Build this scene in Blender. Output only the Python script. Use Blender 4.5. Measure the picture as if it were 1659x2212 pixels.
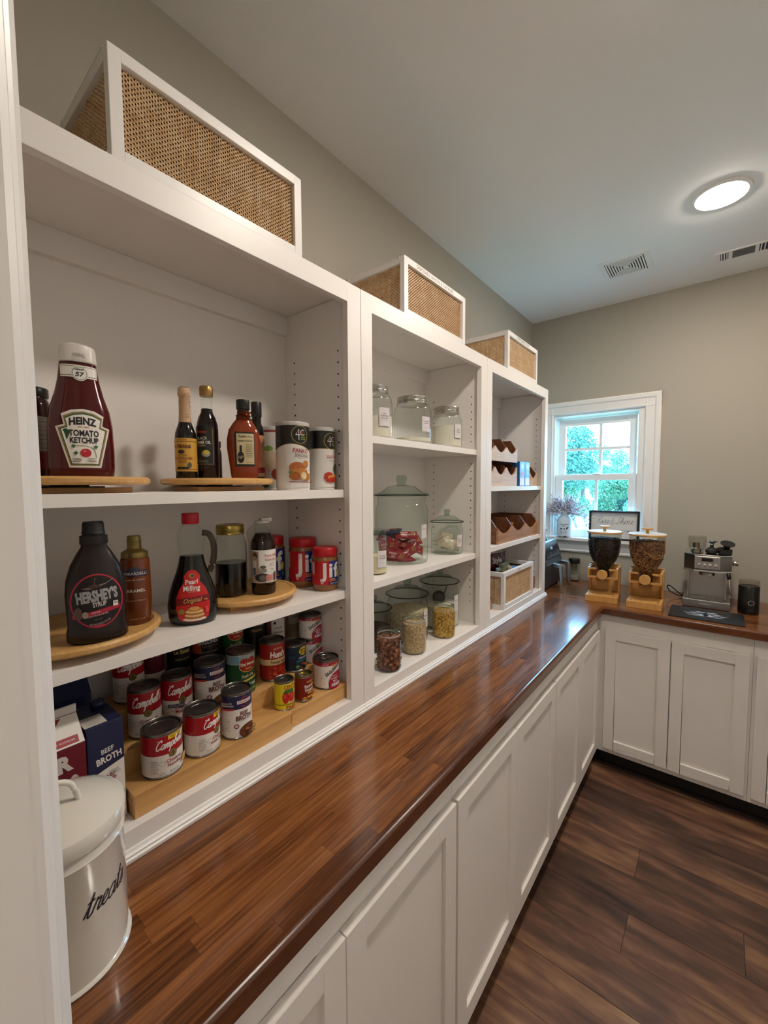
import bpy, bmesh, math, random
from mathutils import Vector, Matrix
R = math.radians
PI = math.pi
for o in list(bpy.data.objects):
    bpy.data.objects.remove(o)
S = bpy.context.scene
COL = S.collection
rnd = random.Random(7)

# ------------------------------------------------------------ camera
def cam_setup():
    cd = bpy.data.cameras.new('camera'); co = bpy.data.objects.new('camera', cd); COL.objects.link(co)
    F, yaw, pit, rol = 905.75, 0.6766, -0.0637, -0.0056
    fw = Vector((-math.sin(yaw)*math.cos(pit), math.cos(yaw)*math.cos(pit), math.sin(pit)))
    rt = Vector((math.cos(yaw), math.sin(yaw), 0)); up = rt.cross(fw)
    r2 = rt*math.cos(rol) + up*math.sin(rol); u2 = -rt*math.sin(rol) + up*math.cos(rol)
    M = Matrix((r2, u2, -fw)).transposed().to_4x4()
    M.translation = Vector((0.7998, -0.1010, 1.5773)); co.matrix_world = M
    cd.sensor_fit = 'HORIZONTAL'; cd.sensor_width = 36.0; cd.lens = F/1659*36.0
    cd.clip_start = .01; cd.clip_end = 300
    S.camera = co
cam_setup()

# ------------------------------------------------------------ world, lights, exposure
LAMP_E = 90.0
SKY_S = 11.0
W = bpy.data.worlds.new('sky'); S.world = W; W.use_nodes = True
bg = W.node_tree.nodes['Background']
bg.inputs[0].default_value = (0.27, 0.64, 1.0, 1); bg.inputs[1].default_value = SKY_S
S.view_settings.view_transform = 'Standard'; S.view_settings.look = 'None'
S.view_settings.gamma = 1.0; S.view_settings.use_curve_mapping = False
S.view_settings.exposure = 1.17
pl = bpy.data.lights.new('window_portal', 'AREA'); pl.shape = 'RECTANGLE'; pl.size = .54; pl.size_y = .86
pl.cycles.is_portal = True
po = bpy.data.objects.new('window_portal', pl); COL.objects.link(po)
po.location = (.122, 3.16, 1.635); po.rotation_euler = (R(-90), 0, 0)

# ------------------------------------------------------------ materials
def lin(h):
    h = h.lstrip('#'); o = []
    for i in (0, 2, 4):
        c = int(h[i:i+2], 16)/255
        o.append(c/12.92 if c <= .04045 else ((c+.055)/1.055)**2.4)
    return (*o, 1)
MATS = {}
def mat(hexc, rough=.5, metal=0., coat=0., key=None, bump=0, bscale=200, spec=.5):
    k = key or (hexc, rough, metal, coat, bump, bscale)
    if k in MATS: return MATS[k]
    m = bpy.data.materials.new('paint_' + hexc.lstrip('#')); m.use_nodes = True
    b = m.node_tree.nodes['Principled BSDF']
    b.inputs['Base Color'].default_value = lin(hexc); b.inputs['Roughness'].default_value = rough
    b.inputs['Metallic'].default_value = metal; b.inputs['Coat Weight'].default_value = coat
    b.inputs['Specular IOR Level'].default_value = spec
    if bump:
        nt = m.node_tree; n = nt.nodes.new('ShaderNodeTexNoise'); n.inputs['Scale'].default_value = bscale
        tc = nt.nodes.new('ShaderNodeNewGeometry'); nt.links.new(tc.outputs['Position'], n.inputs['Vector'])
        bp = nt.nodes.new('ShaderNodeBump'); bp.inputs['Strength'].default_value = bump; bp.inputs['Distance'].default_value = .002
        nt.links.new(n.outputs[0], bp.inputs['Height']); nt.links.new(bp.outputs[0], b.inputs['Normal'])
    MATS[k] = m; return m
def ramp(nt, stops):
    r = nt.nodes.new('ShaderNodeValToRGB'); e = r.color_ramp.elements
    e[0].position = stops[0][0]; e[0].color = lin(stops[0][1]); e[1].position = stops[-1][0]; e[1].color = lin(stops[-1][1])
    for p, c in stops[1:-1]:
        q = e.new(p); q.color = lin(c)
    return r
def wood(key, stops, scale=(3, 60, 60), rough=.35, coat=0., objrand=0.5, noise=.5, detail=4, blotch=(2, 2, 2), bl=.3, spec=.5, bump=.08, world=True):
    if key in MATS: return MATS[key]
    m = bpy.data.materials.new(key); m.use_nodes = True; nt = m.node_tree; N = nt.nodes; L = nt.links
    b = N['Principled BSDF']; b.inputs['Roughness'].default_value = rough; b.inputs['Coat Weight'].default_value = coat
    b.inputs['Coat Roughness'].default_value = .08; b.inputs['Specular IOR Level'].default_value = spec
    if world: g = N.new('ShaderNodeNewGeometry'); src = g.outputs['Position']
    else: g = N.new('ShaderNodeTexCoord'); src = g.outputs['Object']
    oi = N.new('ShaderNodeObjectInfo')
    add = N.new('ShaderNodeVectorMath'); add.operation = 'MULTIPLY_ADD'
    cmb = N.new('ShaderNodeCombineXYZ'); 
    for i in range(3): L.new(oi.outputs['Random'], cmb.inputs[i])
    L.new(cmb.outputs[0], add.inputs[0]); add.inputs[1].default_value = (13, 17, 11); L.new(src, add.inputs[2])
    def nz(sc, det):
        mp = N.new('ShaderNodeVectorMath'); mp.operation = 'MULTIPLY'; mp.inputs[1].default_value = sc
        L.new(add.outputs[0], mp.inputs[0]); n = N.new('ShaderNodeTexNoise'); n.inputs['Scale'].default_value = 1
        n.inputs['Detail'].default_value = det; n.inputs['Distortion'].default_value = .4; L.new(mp.outputs[0], n.inputs['Vector']); return n.outputs[0]
    a = nz(scale, detail); c = nz(blotch, 3)
    def mth(op, x, y):
        q = N.new('ShaderNodeMath'); q.operation = op
        for i, v in enumerate((x, y)):
            if isinstance(v, (int, float)): q.inputs[i].default_value = v
            else: L.new(v, q.inputs[i])
        return q.outputs[0]
    t = mth('ADD', mth('MULTIPLY', mth('SUBTRACT', oi.outputs['Random'], .5), objrand), .5)
    t = mth('ADD', t, mth('MULTIPLY', mth('SUBTRACT', a, .5), noise*2))
    t = mth('ADD', t, mth('MULTIPLY', mth('SUBTRACT', c, .5), bl*2))
    r = ramp(nt, stops); L.new(t, r.inputs[0]); L.new(r.outputs[0], b.inputs['Base Color'])
    bp = N.new('ShaderNodeBump'); bp.inputs['Strength'].default_value = bump; bp.inputs['Distance'].default_value = .001
    L.new(a, bp.inputs['Height']); L.new(bp.outputs[0], b.inputs['Normal'])
    MATS[key] = m; return m
def glass(key, tint='#eef4f0', edge='#8fa39b', rough=.02, mid=None):
    if key in MATS: return MATS[key]
    m = bpy.data.materials.new(key); m.use_nodes = True; nt = m.node_tree; N = nt.nodes; L = nt.links
    N.remove(N['Principled BSDF'])
    tr = N.new('ShaderNodeBsdfTransparent'); gl = N.new('ShaderNodeBsdfGlossy'); gl.inputs['Roughness'].default_value = rough
    fr = N.new('ShaderNodeFresnel'); ge = N.new('ShaderNodeNewGeometry'); mi = N.new('ShaderNodeMapRange')
    mi.inputs[3].default_value = 1.45; mi.inputs[4].default_value = 1/1.45
    L.new(ge.outputs['Backfacing'], mi.inputs[0]); L.new(mi.outputs[0], fr.inputs['IOR'])
    lw = N.new('ShaderNodeLayerWeight'); lw.inputs['Blend'].default_value = .25
    r = ramp(nt, [(0, tint), (.45, tint), (.8, mid or tint), (1, edge)]); L.new(lw.outputs['Facing'], r.inputs[0]); L.new(r.outputs[0], tr.inputs[0])
    mx = N.new('ShaderNodeMixShader'); L.new(fr.outputs[0], mx.inputs[0]); L.new(tr.outputs[0], mx.inputs[1]); L.new(gl.outputs[0], mx.inputs[2])
    L.new(mx.outputs[0], N['Material Output'].inputs[0]); MATS[key] = m; return m
def emit(key, col, s):
    m = bpy.data.materials.new(key); m.use_nodes = True; nt = m.node_tree; N = nt.nodes
    N.remove(N['Principled BSDF']); e = N.new('ShaderNodeEmission'); e.inputs[0].default_value = col; e.inputs[1].default_value = s
    nt.links.new(e.outputs[0], N['Material Output'].inputs[0]); return m
def granular(key, stops, scale, rough=.6):
    if key in MATS: return MATS[key]
    m = bpy.data.materials.new(key); m.use_nodes = True; nt = m.node_tree; N = nt.nodes; L = nt.links
    b = N['Principled BSDF']; b.inputs['Roughness'].default_value = rough
    tc = N.new('ShaderNodeTexCoord'); v = N.new('ShaderNodeTexVoronoi'); v.inputs['Scale'].default_value = scale
    L.new(tc.outputs['Object'], v.inputs['Vector']); r = ramp(nt, stops)
    sp = N.new('ShaderNodeSeparateColor'); L.new(v.outputs['Color'], sp.inputs[0]); L.new(sp.outputs[0], r.inputs[0])
    L.new(r.outputs[0], b.inputs['Base Color']); bp = N.new('ShaderNodeBump'); bp.inputs['Distance'].default_value = .002
    L.new(v.outputs['Distance'], bp.inputs['Height']); L.new(bp.outputs[0], b.inputs['Normal']); MATS[key] = m; return m

WHITE = mat('#f0ebe6', .38, bump=.05, bscale=60)          # painted joinery
WALLM = mat('#aca597', .75, bump=.12, bscale=350)
CEILM = mat('#efece8', .85, bump=.08, bscale=300)
TRIMW = mat('#ece8e4', .35)
CABM = mat('#ebe6e0', .42, bump=.05, bscale=50)
DARK = mat('#0c0b0b', .5)
STEEL = mat('#b9b6b0', .25, 1.)
CANM = mat('#8f8b86', .3, 1.)
CHROME = mat('#dedede', .08, 1.)
BAMBOO = wood('bamboo', [(0, '#a9773c'), (.5, '#d0a05e'), (1, '#e6c084')], (6, 90, 90), .4, .1, .15, .35, world=False)
BAMBOOY = wood('bamboo_long', [(0, '#b07d43'), (.5, '#cf9f62'), (1, '#e2ba80')], (70, 5, 70), .42, .1, .15, .35, world=False)
OAK = wood('dispenser_wood', [(0, '#a8702f'), (.5, '#d09a55'), (1, '#e3b470')], (60, 60, 5), .45, 0, .1, .3, world=False)
BIN = wood('bin_wood', [(0, '#4d2a18'), (.5, '#704226'), (1, '#9a6a42')], (50, 6, 60), .5, 0, .2, .4, world=False)
BINM = wood('bin_mid', [(0, '#7a4c2c'), (.5, '#9c6a42'), (1, '#c09468')], (50, 6, 60), .5, 0, .2, .4, world=False)
BINL = wood('bin_pale', [(0, '#a98a70'), (.5, '#cdb29a'), (1, '#e6d2bd')], (50, 6, 60), .5, 0, .2, .4, world=False)
CT = [(0, '#321a0d'), (.28, '#573018'), (.5, '#784724'), (.75, '#935c31'), (1, '#b07a48')]
CTY = wood('butcher_block_long', CT, (190, 7, 60), .22, .5, .34, .5, 3, (14, 4, 4), .26, bump=.03)
CTX = wood('butcher_block_back', CT, (7, 190, 60), .22, .5, .34, .5, 3, (4, 14, 4), .26, bump=.03)
EDGE = wood('worktop_edge', [(0, '#2a1208'), (.5, '#5a2f15'), (1, '#7d4720')], (6, 6, 60), .22, .5, .2, .3)
FLOORM = wood('floor_plank_wood', [(0, '#2e1f18'), (.3, '#4f372c'), (.5, '#6c4b3a'), (.72, '#8a664a'), (1, '#ad8d6d')], (4.5, 22, 10), .45, 0, .36, .55, 8, (3.5, 9, 3), .42, bump=.15)
GLASS = glass('clear_glass', '#fafdfb', '#4f5e58', mid='#dfe7e3'); GLASSG = glass('green_glass', '#f6faf7', '#24312b', mid='#c3cfc8'); LIDG = glass('lid_glass', '#ebf1ed', '#1c2823', mid='#a9b6ae')
PANE = glass('window_glass', '#f2fbff', '#dff2fa')
PLASTIC = glass('clear_plastic', '#e9e6e2', '#a8a49e', .08)

# ------------------------------------------------------------ mesh helpers
class MB:
    def __init__(s): s.v = []; s.f = []; s.m = []; s.mi = 0; s.sm = []
    def add(s, vs, fs, smooth=False, M=None):
        n = len(s.v)
        s.v += [tuple(M @ Vector(p)) for p in vs] if M is not None else [tuple(p) for p in vs]
        s.f += [tuple(i+n for i in f) for f in fs]; s.m += [s.mi]*len(fs); s.sm += [smooth]*len(fs); return s
    def box(s, a, b, M=None):
        x0, y0, z0 = a; x1, y1, z1 = b
        x0, x1 = min(x0, x1), max(x0, x1); y0, y1 = min(y0, y1), max(y0, y1); z0, z1 = min(z0, z1), max(z0, z1)
        return s.add([(x0,y0,z0),(x1,y0,z0),(x1,y1,z0),(x0,y1,z0),(x0,y0,z1),(x1,y0,z1),(x1,y1,z1),(x0,y1,z1)],
              [(0,3,2,1),(4,5,6,7),(0,1,5,4),(1,2,6,5),(2,3,7,6),(3,0,4,7)], M=M)
    def lathe(s, prof, n=32, sx=1, sy=1, cx=0, cy=0, cap0=True, cap1=True, smooth=True, M=None):
        vs = []; fs = []
        for r, z in prof:
            for k in range(n):
                a = 2*PI*k/n; vs.append((cx+r*sx*math.cos(a), cy+r*sy*math.sin(a), z))
        for i in range(len(prof)-1):
            for k in range(n):
                k2 = (k+1) % n; fs.append((i*n+k, i*n+k2, (i+1)*n+k2, (i+1)*n+k))
        s.add(vs, fs, smooth, M)
        if cap0: s.add(vs[:n], [tuple(range(n-1, -1, -1))], M=M)
        if cap1: s.add(vs[-n:], [tuple(range(n))], M=M)
        return s
    def prism(s, pts, h0, h1, ax='z', M=None, smooth=False):
        """polygon pts (a,b) extruded along ax from h0 to h1"""
        def P(p, h):
            return {'z': (p[0], p[1], h), 'x': (h, p[0], p[1]), 'y': (p[0], h, p[1])}[ax]
        n = len(pts); vs = [P(p, h0) for p in pts] + [P(p, h1) for p in pts]
        fs = [tuple(range(n))[::-1], tuple(range(n, 2*n))]
        s.add(vs, fs, M=M); s.add(vs, [(i, (i+1) % n, n+(i+1) % n, n+i) for i in range(n)], smooth, M); return s
    def tube(s, pts, r, n=8, closed=False, M=None, taper=None):
        pts = [Vector(p) for p in pts]; N = len(pts); vs = []; fs = []
        for i, p in enumerate(pts):
            a = pts[(i-1) % N] if (closed or i) else p; b = pts[(i+1) % N] if (closed or i < N-1) else p
            t = (b-a).normalized(); u = t.orthogonal() if abs(t.z) > .95 else Vector((0, 0, 1)).cross(t)
            u.normalize(); w = t.cross(u); rr = r*(taper[i] if taper else 1)
            for k in range(n):
                q = 2*PI*k/n; vs.append(p+u*rr*math.cos(q)+w*rr*math.sin(q))
        for i in range(N if closed else N-1):
            j = (i+1) % N
            for k in range(n): fs.append((i*n+k, i*n+(k+1) % n, j*n+(k+1) % n, j*n+k))
        if not closed: fs += [tuple(range(n-1, -1, -1)), tuple(range((N-1)*n, N*n))]
        return s.add(vs, fs, True, M)
    def build(s, name, mats, parent=None, bevel=0, fix=True):
        me = bpy.data.meshes.new(name); me.from_pydata(s.v, [], s.f)
        if not isinstance(mats, (list, tuple)): mats = [mats]
        for m in mats: me.materials.append(m)
        if len(mats) > 1: me.polygons.foreach_set('material_index', s.m)
        me.polygons.foreach_set('use_smooth', s.sm)
        if fix:
            bm = bmesh.new(); bm.from_mesh(me); bmesh.ops.remove_doubles(bm, verts=bm.verts, dist=1e-6)
            if bevel:
                es = [e for e in bm.edges if len(e.link_faces) == 2 and e.calc_face_angle(0) > R(50)]
                bmesh.ops.bevel(bm, geom=es, offset=bevel, segments=2, affect='EDGES', profile=.5)
            bmesh.ops.recalc_face_normals(bm, faces=bm.faces); bm.to_mesh(me); bm.free()
        me.update()
        o = bpy.data.objects.new(name, me); COL.objects.link(o)
        if parent is not None: o.parent = parent
        return o
def sharp(o, ang=40):
    o.data.set_sharp_from_angle(angle=R(ang)); return o
def box(name, a, b, m, parent=None, bevel=0): return MB().box(a, b).build(name, m, parent, bevel)
def lathe(name, prof, m, parent=None, n=32, **k):
    o = MB().lathe(prof, n, **k).build(name, m, parent); return sharp(o)
def thing(name, label, cat, loc=(0, 0, 0), rz=0, group=None):
    o = bpy.data.objects.new(name, None); COL.objects.link(o); o.location = loc; o.rotation_euler = (0, 0, R(rz))
    o.empty_display_size = .05
    return tag(o, label, cat, group)
def tag(o, label, cat, group=None):
    o['label'] = label; o['category'] = cat
    if group: o['group'] = group
    return o
def struct(o, label=None):
    o['kind'] = 'structure'
    if label: o['label'] = label; o['category'] = 'room'
    return o
def T(x=0, y=0, z=0, rz=0, rx=0, ry=0):
    return Matrix.Translation((x, y, z)) @ Matrix.Rotation(R(rz), 4, 'Z') @ Matrix.Rotation(R(ry), 4, 'Y') @ Matrix.Rotation(R(rx), 4, 'X')
def grains(prof, n, size, seed=1, top=True, flat=.5, inset=0, n3=6):
    """small chunky pieces packed over the surface of a filled volume"""
    r_ = random.Random(seed); mb = MB(); hs = [(prof[i], prof[i+1]) for i in range(len(prof)-1)]
    ws = [max(1e-6, (a[0]+b[0])*math.hypot(a[0]-b[0], a[1]-b[1])) for a, b in hs]
    tr, tz = prof[-1]
    for i in range(n):
        if top and r_.random() < .25:
            rr = tr*math.sqrt(r_.random()); a = r_.random()*2*PI; p = (rr*math.cos(a), rr*math.sin(a), tz)
        else:
            a_, b_ = r_.choices(hs, ws)[0]; t = r_.random(); rr = a_[0]+(b_[0]-a_[0])*t-inset; a = r_.random()*2*PI
            p = (rr*math.cos(a), rr*math.sin(a), a_[1]+(b_[1]-a_[1])*t)
        M = Matrix.Translation(p) @ Matrix.Rotation(r_.random()*6, 4, Vector((r_.random()-.5, r_.random()-.5, r_.random()-.5)).normalized())
        L = size*(.7+.6*r_.random()); w = L*flat*(.7+.5*r_.random()); q = w*.6
        mb.add([(-L,0,0),(L,0,q*.4),(0,w,0),(0,-w,0),(0,0,q),(0,0,-q)], [(0,3,4),(3,1,4),(1,2,4),(2,0,4),(3,0,5),(1,3,5),(2,1,5),(0,2,5)], M=M)
    return mb

# ------------------------------------------------------------ lettering and label art
_tc = {}
def glyph_mesh(s, bold=0, spacing=1.0):
    k = (s, bold, spacing)
    if k in _tc: return _tc[k]
    cu = bpy.data.curves.new('lettering', 'FONT'); cu.body = s; cu.size = 1; cu.offset = bold; cu.resolution_u = 2
    cu.space_character = spacing; cu.fill_mode = 'FRONT'; cu.align_x = 'CENTER'
    o = bpy.data.objects.new('t', cu); me = bpy.data.meshes.new_from_object(o)
    vs = [(v.co.x, v.co.y) for v in me.vertices]; fs = [tuple(p.vertices) for p in me.polygons]
    bpy.data.objects.remove(o); bpy.data.meshes.remove(me); bpy.data.curves.remove(cu)
    _tc[k] = (vs, fs); return _tc[k]
GL = {
 'a': (1.05, [[(.85,.85),(.5,1),(.12,.6),(.15,.12),(.5,0),(.82,.5),(.9,1),(.82,.25),(.95,0),(1.1,.15)]]),
 't': (.75, [[(0,.1),(.3,.9),(.48,1.8),(.34,.6),(.36,.08),(.55,0),(.78,.2)], [(.05,1.15),(.75,1.22)]]),
 'r': (.82, [[(0,.1),(.22,.8),(.3,1.12),(.42,.92),(.72,.95),(.6,.4),(.62,.05),(.85,.15)]]),
 'e': (.85, [[(0,.15),(.5,.5),(.72,.8),(.5,1.02),(.2,.7),(.2,.25),(.5,0),(.9,.2)]]),
 's': (.75, [[(0,.1),(.35,.7),(.45,1.1),(.5,.7),(.62,.3),(.4,0),(.12,.1)]]),
 'm': (1.5, [[(0,.6),(.18,.98),(.25,.7),(.22,0)], [(.24,.5),(.5,1),(.7,.9),(.68,0)], [(.7,.5),(.95,1),(1.15,.9),(1.13,.15),(1.3,0),(1.5,.15)]]),
 'n': (1.1, [[(0,.6),(.18,.98),(.25,.7),(.22,0)], [(.24,.5),(.5,1),(.72,.9),(.7,.15),(.85,0),(1.1,.15)]]),
 'p': (1.05, [[(0,.3),(.22,1),(.15,0),(.02,-1)], [(.2,.6),(.5,1),(.85,.7),(.7,.1),(.4,0),(.15,.2)], [(.75,.15),(1.05,.15)]]),
 'b': (.95, [[(0,.3),(.38,1.4),(.4,2),(.22,1.7),(.15,.3),(.4,0),(.78,.3),(.74,.8),(.5,1),(.25,.6)]]),
 'l': (.55, [[(0,.3),(.4,1.4),(.4,2),(.22,1.7),(.15,.4),(.33,0),(.6,.2)]]),
 'i': (.5, [[(0,.2),(.22,1),(.15,.3),(.28,0),(.5,.2)], [(.26,1.4),(.3,1.45)]]),
 'h': (1.05, [[(0,.3),(.4,1.5),(.38,2),(.2,1.6),(.12,0)], [(.14,.4),(.45,1),(.68,.85),(.66,.15),(.8,0),(1.05,.2)]]),
 'C': (1.45, [[(1.25,1.55),(1.3,1.95),(1,2),(.45,1.4),(.3,.6),(.6,0),(1,.05),(1.4,.4)], [(.35,1.9),(.2,2.05)]]),
 'R': (1.45, [[(-.5,1.9),(.5,1.95),(.35,1),(.2,0)], [(.5,1.95),(1.1,2),(1.1,1.4),(.5,1),(.8,.6),(1.1,.05),(1.5,.1)]]),
 'S': (1.35, [[(1.2,1.7),(1,2.05),(.6,1.8),(.75,1.1),(.9,.5),(.5,0),(.1,.3)]]),
 '&': (1.1, [[(.9,1.6),(.5,1.8),(.35,1.4),(.7,1.1)], [(.7,1.1),(.25,.8),(.3,.1),(.8,.1),(.9,.7)]]),
 "'": (.3, [[(.2,2),(.1,1.7)]]), ' ': (.6, []),
 'H': (1.6, [[(.3,1.9),(.35,1),(.2,0)], [(1.2,2),(1.1,1),(1.15,0)], [(.2,1),(1.3,1.1)]]),
 'P': (1.3, [[(.4,1.9),(.35,1),(.2,0)], [(.1,1.7),(.8,2.05),(1.1,1.5),(.4,.95)]]),
 'u': (1.0, [[(0,.4),(.15,1),(.12,.2),(.4,0),(.65,.5),(.7,1),(.66,.2),(.8,0),(1,.2)]]),
 'd': (1.05, [[(.8,.85),(.45,1),(.12,.6),(.15,.1),(.45,0),(.75,.6),(.9,2),(.8,.3),(.9,0),(1.1,.15)]]),
}
def catmull(p, k=5):
    if len(p) < 3: return p
    q = [p[0]] + list(p) + [p[-1]]; o = []
    for i in range(1, len(q)-2):
        a, b, c, d = q[i-1:i+3]
        for j in range(k):
            t = j/k; o.append(tuple(.5*(2*b[n]+(c[n]-a[n])*t+(2*a[n]-5*b[n]+4*c[n]-d[n])*t*t+(3*b[n]-a[n]-3*c[n]+d[n])*t**3) for n in range(len(b))))
    o.append(p[-1]); return o
class Art:
    def __init__(s): s.L = []; s.n = 0
    def add(s, vs, fs, m, same=False):
        if not same: s.n += 1
        s.L.append((vs, fs, m, s.n)); return s
    def poly(s, pts, m, same=False): return s.add(list(pts), [tuple(range(len(pts)))], m, same)
    def rect(s, u0, v0, u1, v1, m): return s.poly([(u0,v0),(u1,v0),(u1,v1),(u0,v1)], m)
    def band(s, r, v0, v1, m): return s.rect(-PI*r+1e-6, v0, PI*r-1e-6, v1, m)
    def ell(s, cu, cv, a, b, m, n=24): return s.poly([(cu+a*math.cos(2*PI*k/n), cv+b*math.sin(2*PI*k/n)) for k in range(n)], m)
    def ring(s, cu, cv, a, b, w, m, n=28):
        vs = []
        for k in range(n):
            c, q = math.cos(2*PI*k/n), math.sin(2*PI*k/n); vs += [(cu+a*c, cv+b*q), (cu+(a-w)*c, cv+(b-w)*q)]
        return s.add(vs, [(2*k, 2*((k+1) % n), 2*((k+1) % n)+1, 2*k+1) for k in range(n)], m)
    def text(s, t, cu, cv, h, m, w=None, bold=.012, shear=0, rot=0, arc=0, spacing=1.0):
        """h = cap height, w = total width to squeeze the line to"""
        vs, fs = glyph_mesh(t, bold, spacing)
        if not vs: return s
        x0 = min(v[0] for v in vs); x1 = max(v[0] for v in vs); k = h/.72; sx = k if w is None else w/(x1-x0); mx = (x0+x1)/2
        out = []
        for x, y in vs:
            X = (x-mx)*sx; Y = (y-.34)*k; X += shear*Y
            if arc: Y -= arc*X*X
            c, q = math.cos(R(rot)), math.sin(R(rot)); out.append((cu+X*c-Y*q, cv+X*q+Y*c))
        return s.add(out, fs, m)
    def stroke(s, pts, w, m, same=True, sm=True):
        p = catmull(pts, 5) if sm else pts; vs = []
        for i, a in enumerate(p):
            b = p[min(i+1, len(p)-1)]; c = p[max(i-1, 0)]; dx, dy = b[0]-c[0], b[1]-c[1]; l = math.hypot(dx, dy) or 1
            nx, ny = -dy/l*w/2, dx/l*w/2; vs += [(a[0]+nx, a[1]+ny), (a[0]-nx, a[1]-ny)]
        return s.add(vs, [(2*i, 2*i+1, 2*i+3, 2*i+2) for i in range(len(p)-1)], m, same)
    def script(s, t, cu, cv, xh, w, m, shear=.3, rot=0, ww=None):
        s.n += 1; tot = sum(GL[c][0] for c in t); x = 0; sc = xh if ww is None else ww/tot
        c_, q_ = math.cos(R(rot)), math.sin(R(rot))
        for ch in t:
            adv, st = GL[ch]
            for k in st:
                P = []
                for px, py in k:
                    X = (x+px-tot/2)*sc+shear*py*xh; Y = (py-.5)*xh; P.append((cu+X*c_-Y*q_, cv+X*q_+Y*c_))
                s.stroke(P, w, m)
            x += adv
        return s
    def build(s, name, parent, mp, du=None, dv=None, base=.0006, dl=.00016, uclip=None):
        mats = []; V = []; F = []; MI = []
        for vs, fs, m, ly in s.L:
            if m not in mats: mats.append(m)
            bm = bmesh.new(); bv = [bm.verts.new((u, v, 0)) for u, v in vs]
            for f in fs:
                try: bm.faces.new([bv[i] for i in f])
                except ValueError: pass
            us = [v[0] for v in vs]; wv = [v[1] for v in vs]
            if uclip:
                for sg in (-1, 1):
                    bmesh.ops.bisect_plane(bm, geom=bm.verts[:]+bm.edges[:]+bm.faces[:], plane_co=(sg*uclip, 0, 0), plane_no=(sg, 0, 0), clear_outer=True)
            for st, lst, no, ix in ((du, us, (1, 0, 0), 0), (dv, wv, (0, 1, 0), 1)):
                if not st: continue
                k = math.ceil(min(lst)/st)
                while k*st < max(lst):
                    co = [0, 0, 0]; co[ix] = k*st
                    bmesh.ops.bisect_plane(bm, geom=bm.verts[:]+bm.edges[:]+bm.faces[:], plane_co=co, plane_no=no); k += 1
            bm.verts.index_update(); n = len(V); off = base+dl*ly
            V += [mp(v.co.x, v.co.y, off) for v in bm.verts]
            for f in bm.faces:
                F.append(tuple(v.index+n for v in f.verts)); MI.append(mats.index(m))
            bm.free()
        me = bpy.data.meshes.new(name); me.from_pydata(V, [], F)
        for m in mats: me.materials.append(m)
        me.polygons.foreach_set('material_index', MI); me.update()
        o = bpy.data.objects.new(name, me); COL.objects.link(o); o.parent = parent; return o
def mcyl(r): return lambda u, v, o: ((r+o)*math.cos(u/r), (r+o)*math.sin(u/r), v)
def mflat(x=0, y0=0, z0=0): return lambda u, v, o: (x+o, y0+u, z0+v)
def mfront(afun, bfun):
    def f(u, v, o):
        a, b = afun(v), bfun(v); t = max(0., 1-(u/b)**2); return (a*math.sqrt(t)+o, u, v)
    return f
def interp(prof, z):
    for (r0, z0), (r1, z1) in zip(prof, prof[1:]):
        if z0 <= z <= z1 and z1 > z0: return r0+(r1-r0)*(z-z0)/(z1-z0)
    return prof[-1][0]
def ink(h, rough=.35): return mat(h, rough)
IW, IK, IR, IY, IN = ink('#e6e0d8'), ink('#141112'), ink('#b3121c'), ink('#e7c91c'), ink('#1b2347')

# ============================================================ STRUCTURE
ZC, H = .914, 2.7372
XW, YB, YF, XR = -.305, 3.0076, -.045, 1.86
ft = struct(MB().box((-1.2, -2.2, -.08), (2.6, 3.1, -.004)).build('floor', mat('#2a1d18', .7)), 'dark brown plank floor along the cabinets')
random_planks = random.Random(3)
unit = MB().box((-.5, -.5, -.5), (.5, .5, .5)).build('plank', FLOORM, ft)
unit_mesh = unit.data
first = True
edges = [2.425]; y = 2.425
joints = {1.755: [.583-1.2, .583, .583+1.2], 1.585: [.917-1.2, .917, .917+1.2], 1.415: [.59-1.2, .59, .59+1.2]}
ys = [1.925+.17*3, 1.925+.17*2, 1.925+.17, 1.925] + [1.755-.17*i for i in range(23)]
for i in range(len(ys)-1):
    y1, y0 = ys[i], ys[i+1]
    js = joints.get(round(y0, 3)) or [(-.4+random_planks.random()*1.1)+1.2*k for k in range(-1, 3)]
    xs = [-.3 if y0 > -.2 else -1.1] + [j for j in js if -.2 < j < 1.75] + [XR if y0 > -.2 else 2.5]
    for a, b in zip(xs, xs[1:]):
        if first: o = unit; first = False
        else:
            o = bpy.data.objects.new('plank', unit_mesh); COL.objects.link(o); o.parent = ft
        o.location = ((a+b)/2, (y0+y1)/2, -.003+.0006*random_planks.random()); o.scale = (b-a-.0015, y1-y0-.0015, .006)
struct(box('ceiling', (-1.2, -2.2, H), (2.6, 3.25, H+.1), CEILM), 'plain white painted ceiling with recessed light')
struct(box('wall_left', (-.42, YF-.12, -.08), (XW, 3.16, H), WALLM), 'greige left wall behind the shelving')
struct(box('wall_right', (XR, YF-.12, -.08), (XR+.1, 3.16, H), CEILM))
wx0, wx1, wz0, wz1 = -.146, .390, 1.205, 2.06
wb = MB()
wb.box((XW, YB, -.08), (wx0, YB+.15, H)).box((wx1, YB, -.08), (XR, YB+.15, H)).box((wx0, YB, -.08), (wx1, YB+.15, wz0)).box((wx0, YB, wz1), (wx1, YB+.15, H))
struct(wb.build('wall_back', WALLM, fix=False), 'greige back wall around the window')
wf = MB(); dx0, dx1 = .46, 1.36
wf.box((XW, YF-.115, -.08), (dx0-.018, YF, H)).box((dx1+.018, YF-.115, -.08), (XR, YF, H)).box((dx0-.018, YF-.115, 2.07), (dx1+.018, YF, H))
struct(wf.build('wall_front', WALLM, fix=False))
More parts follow.
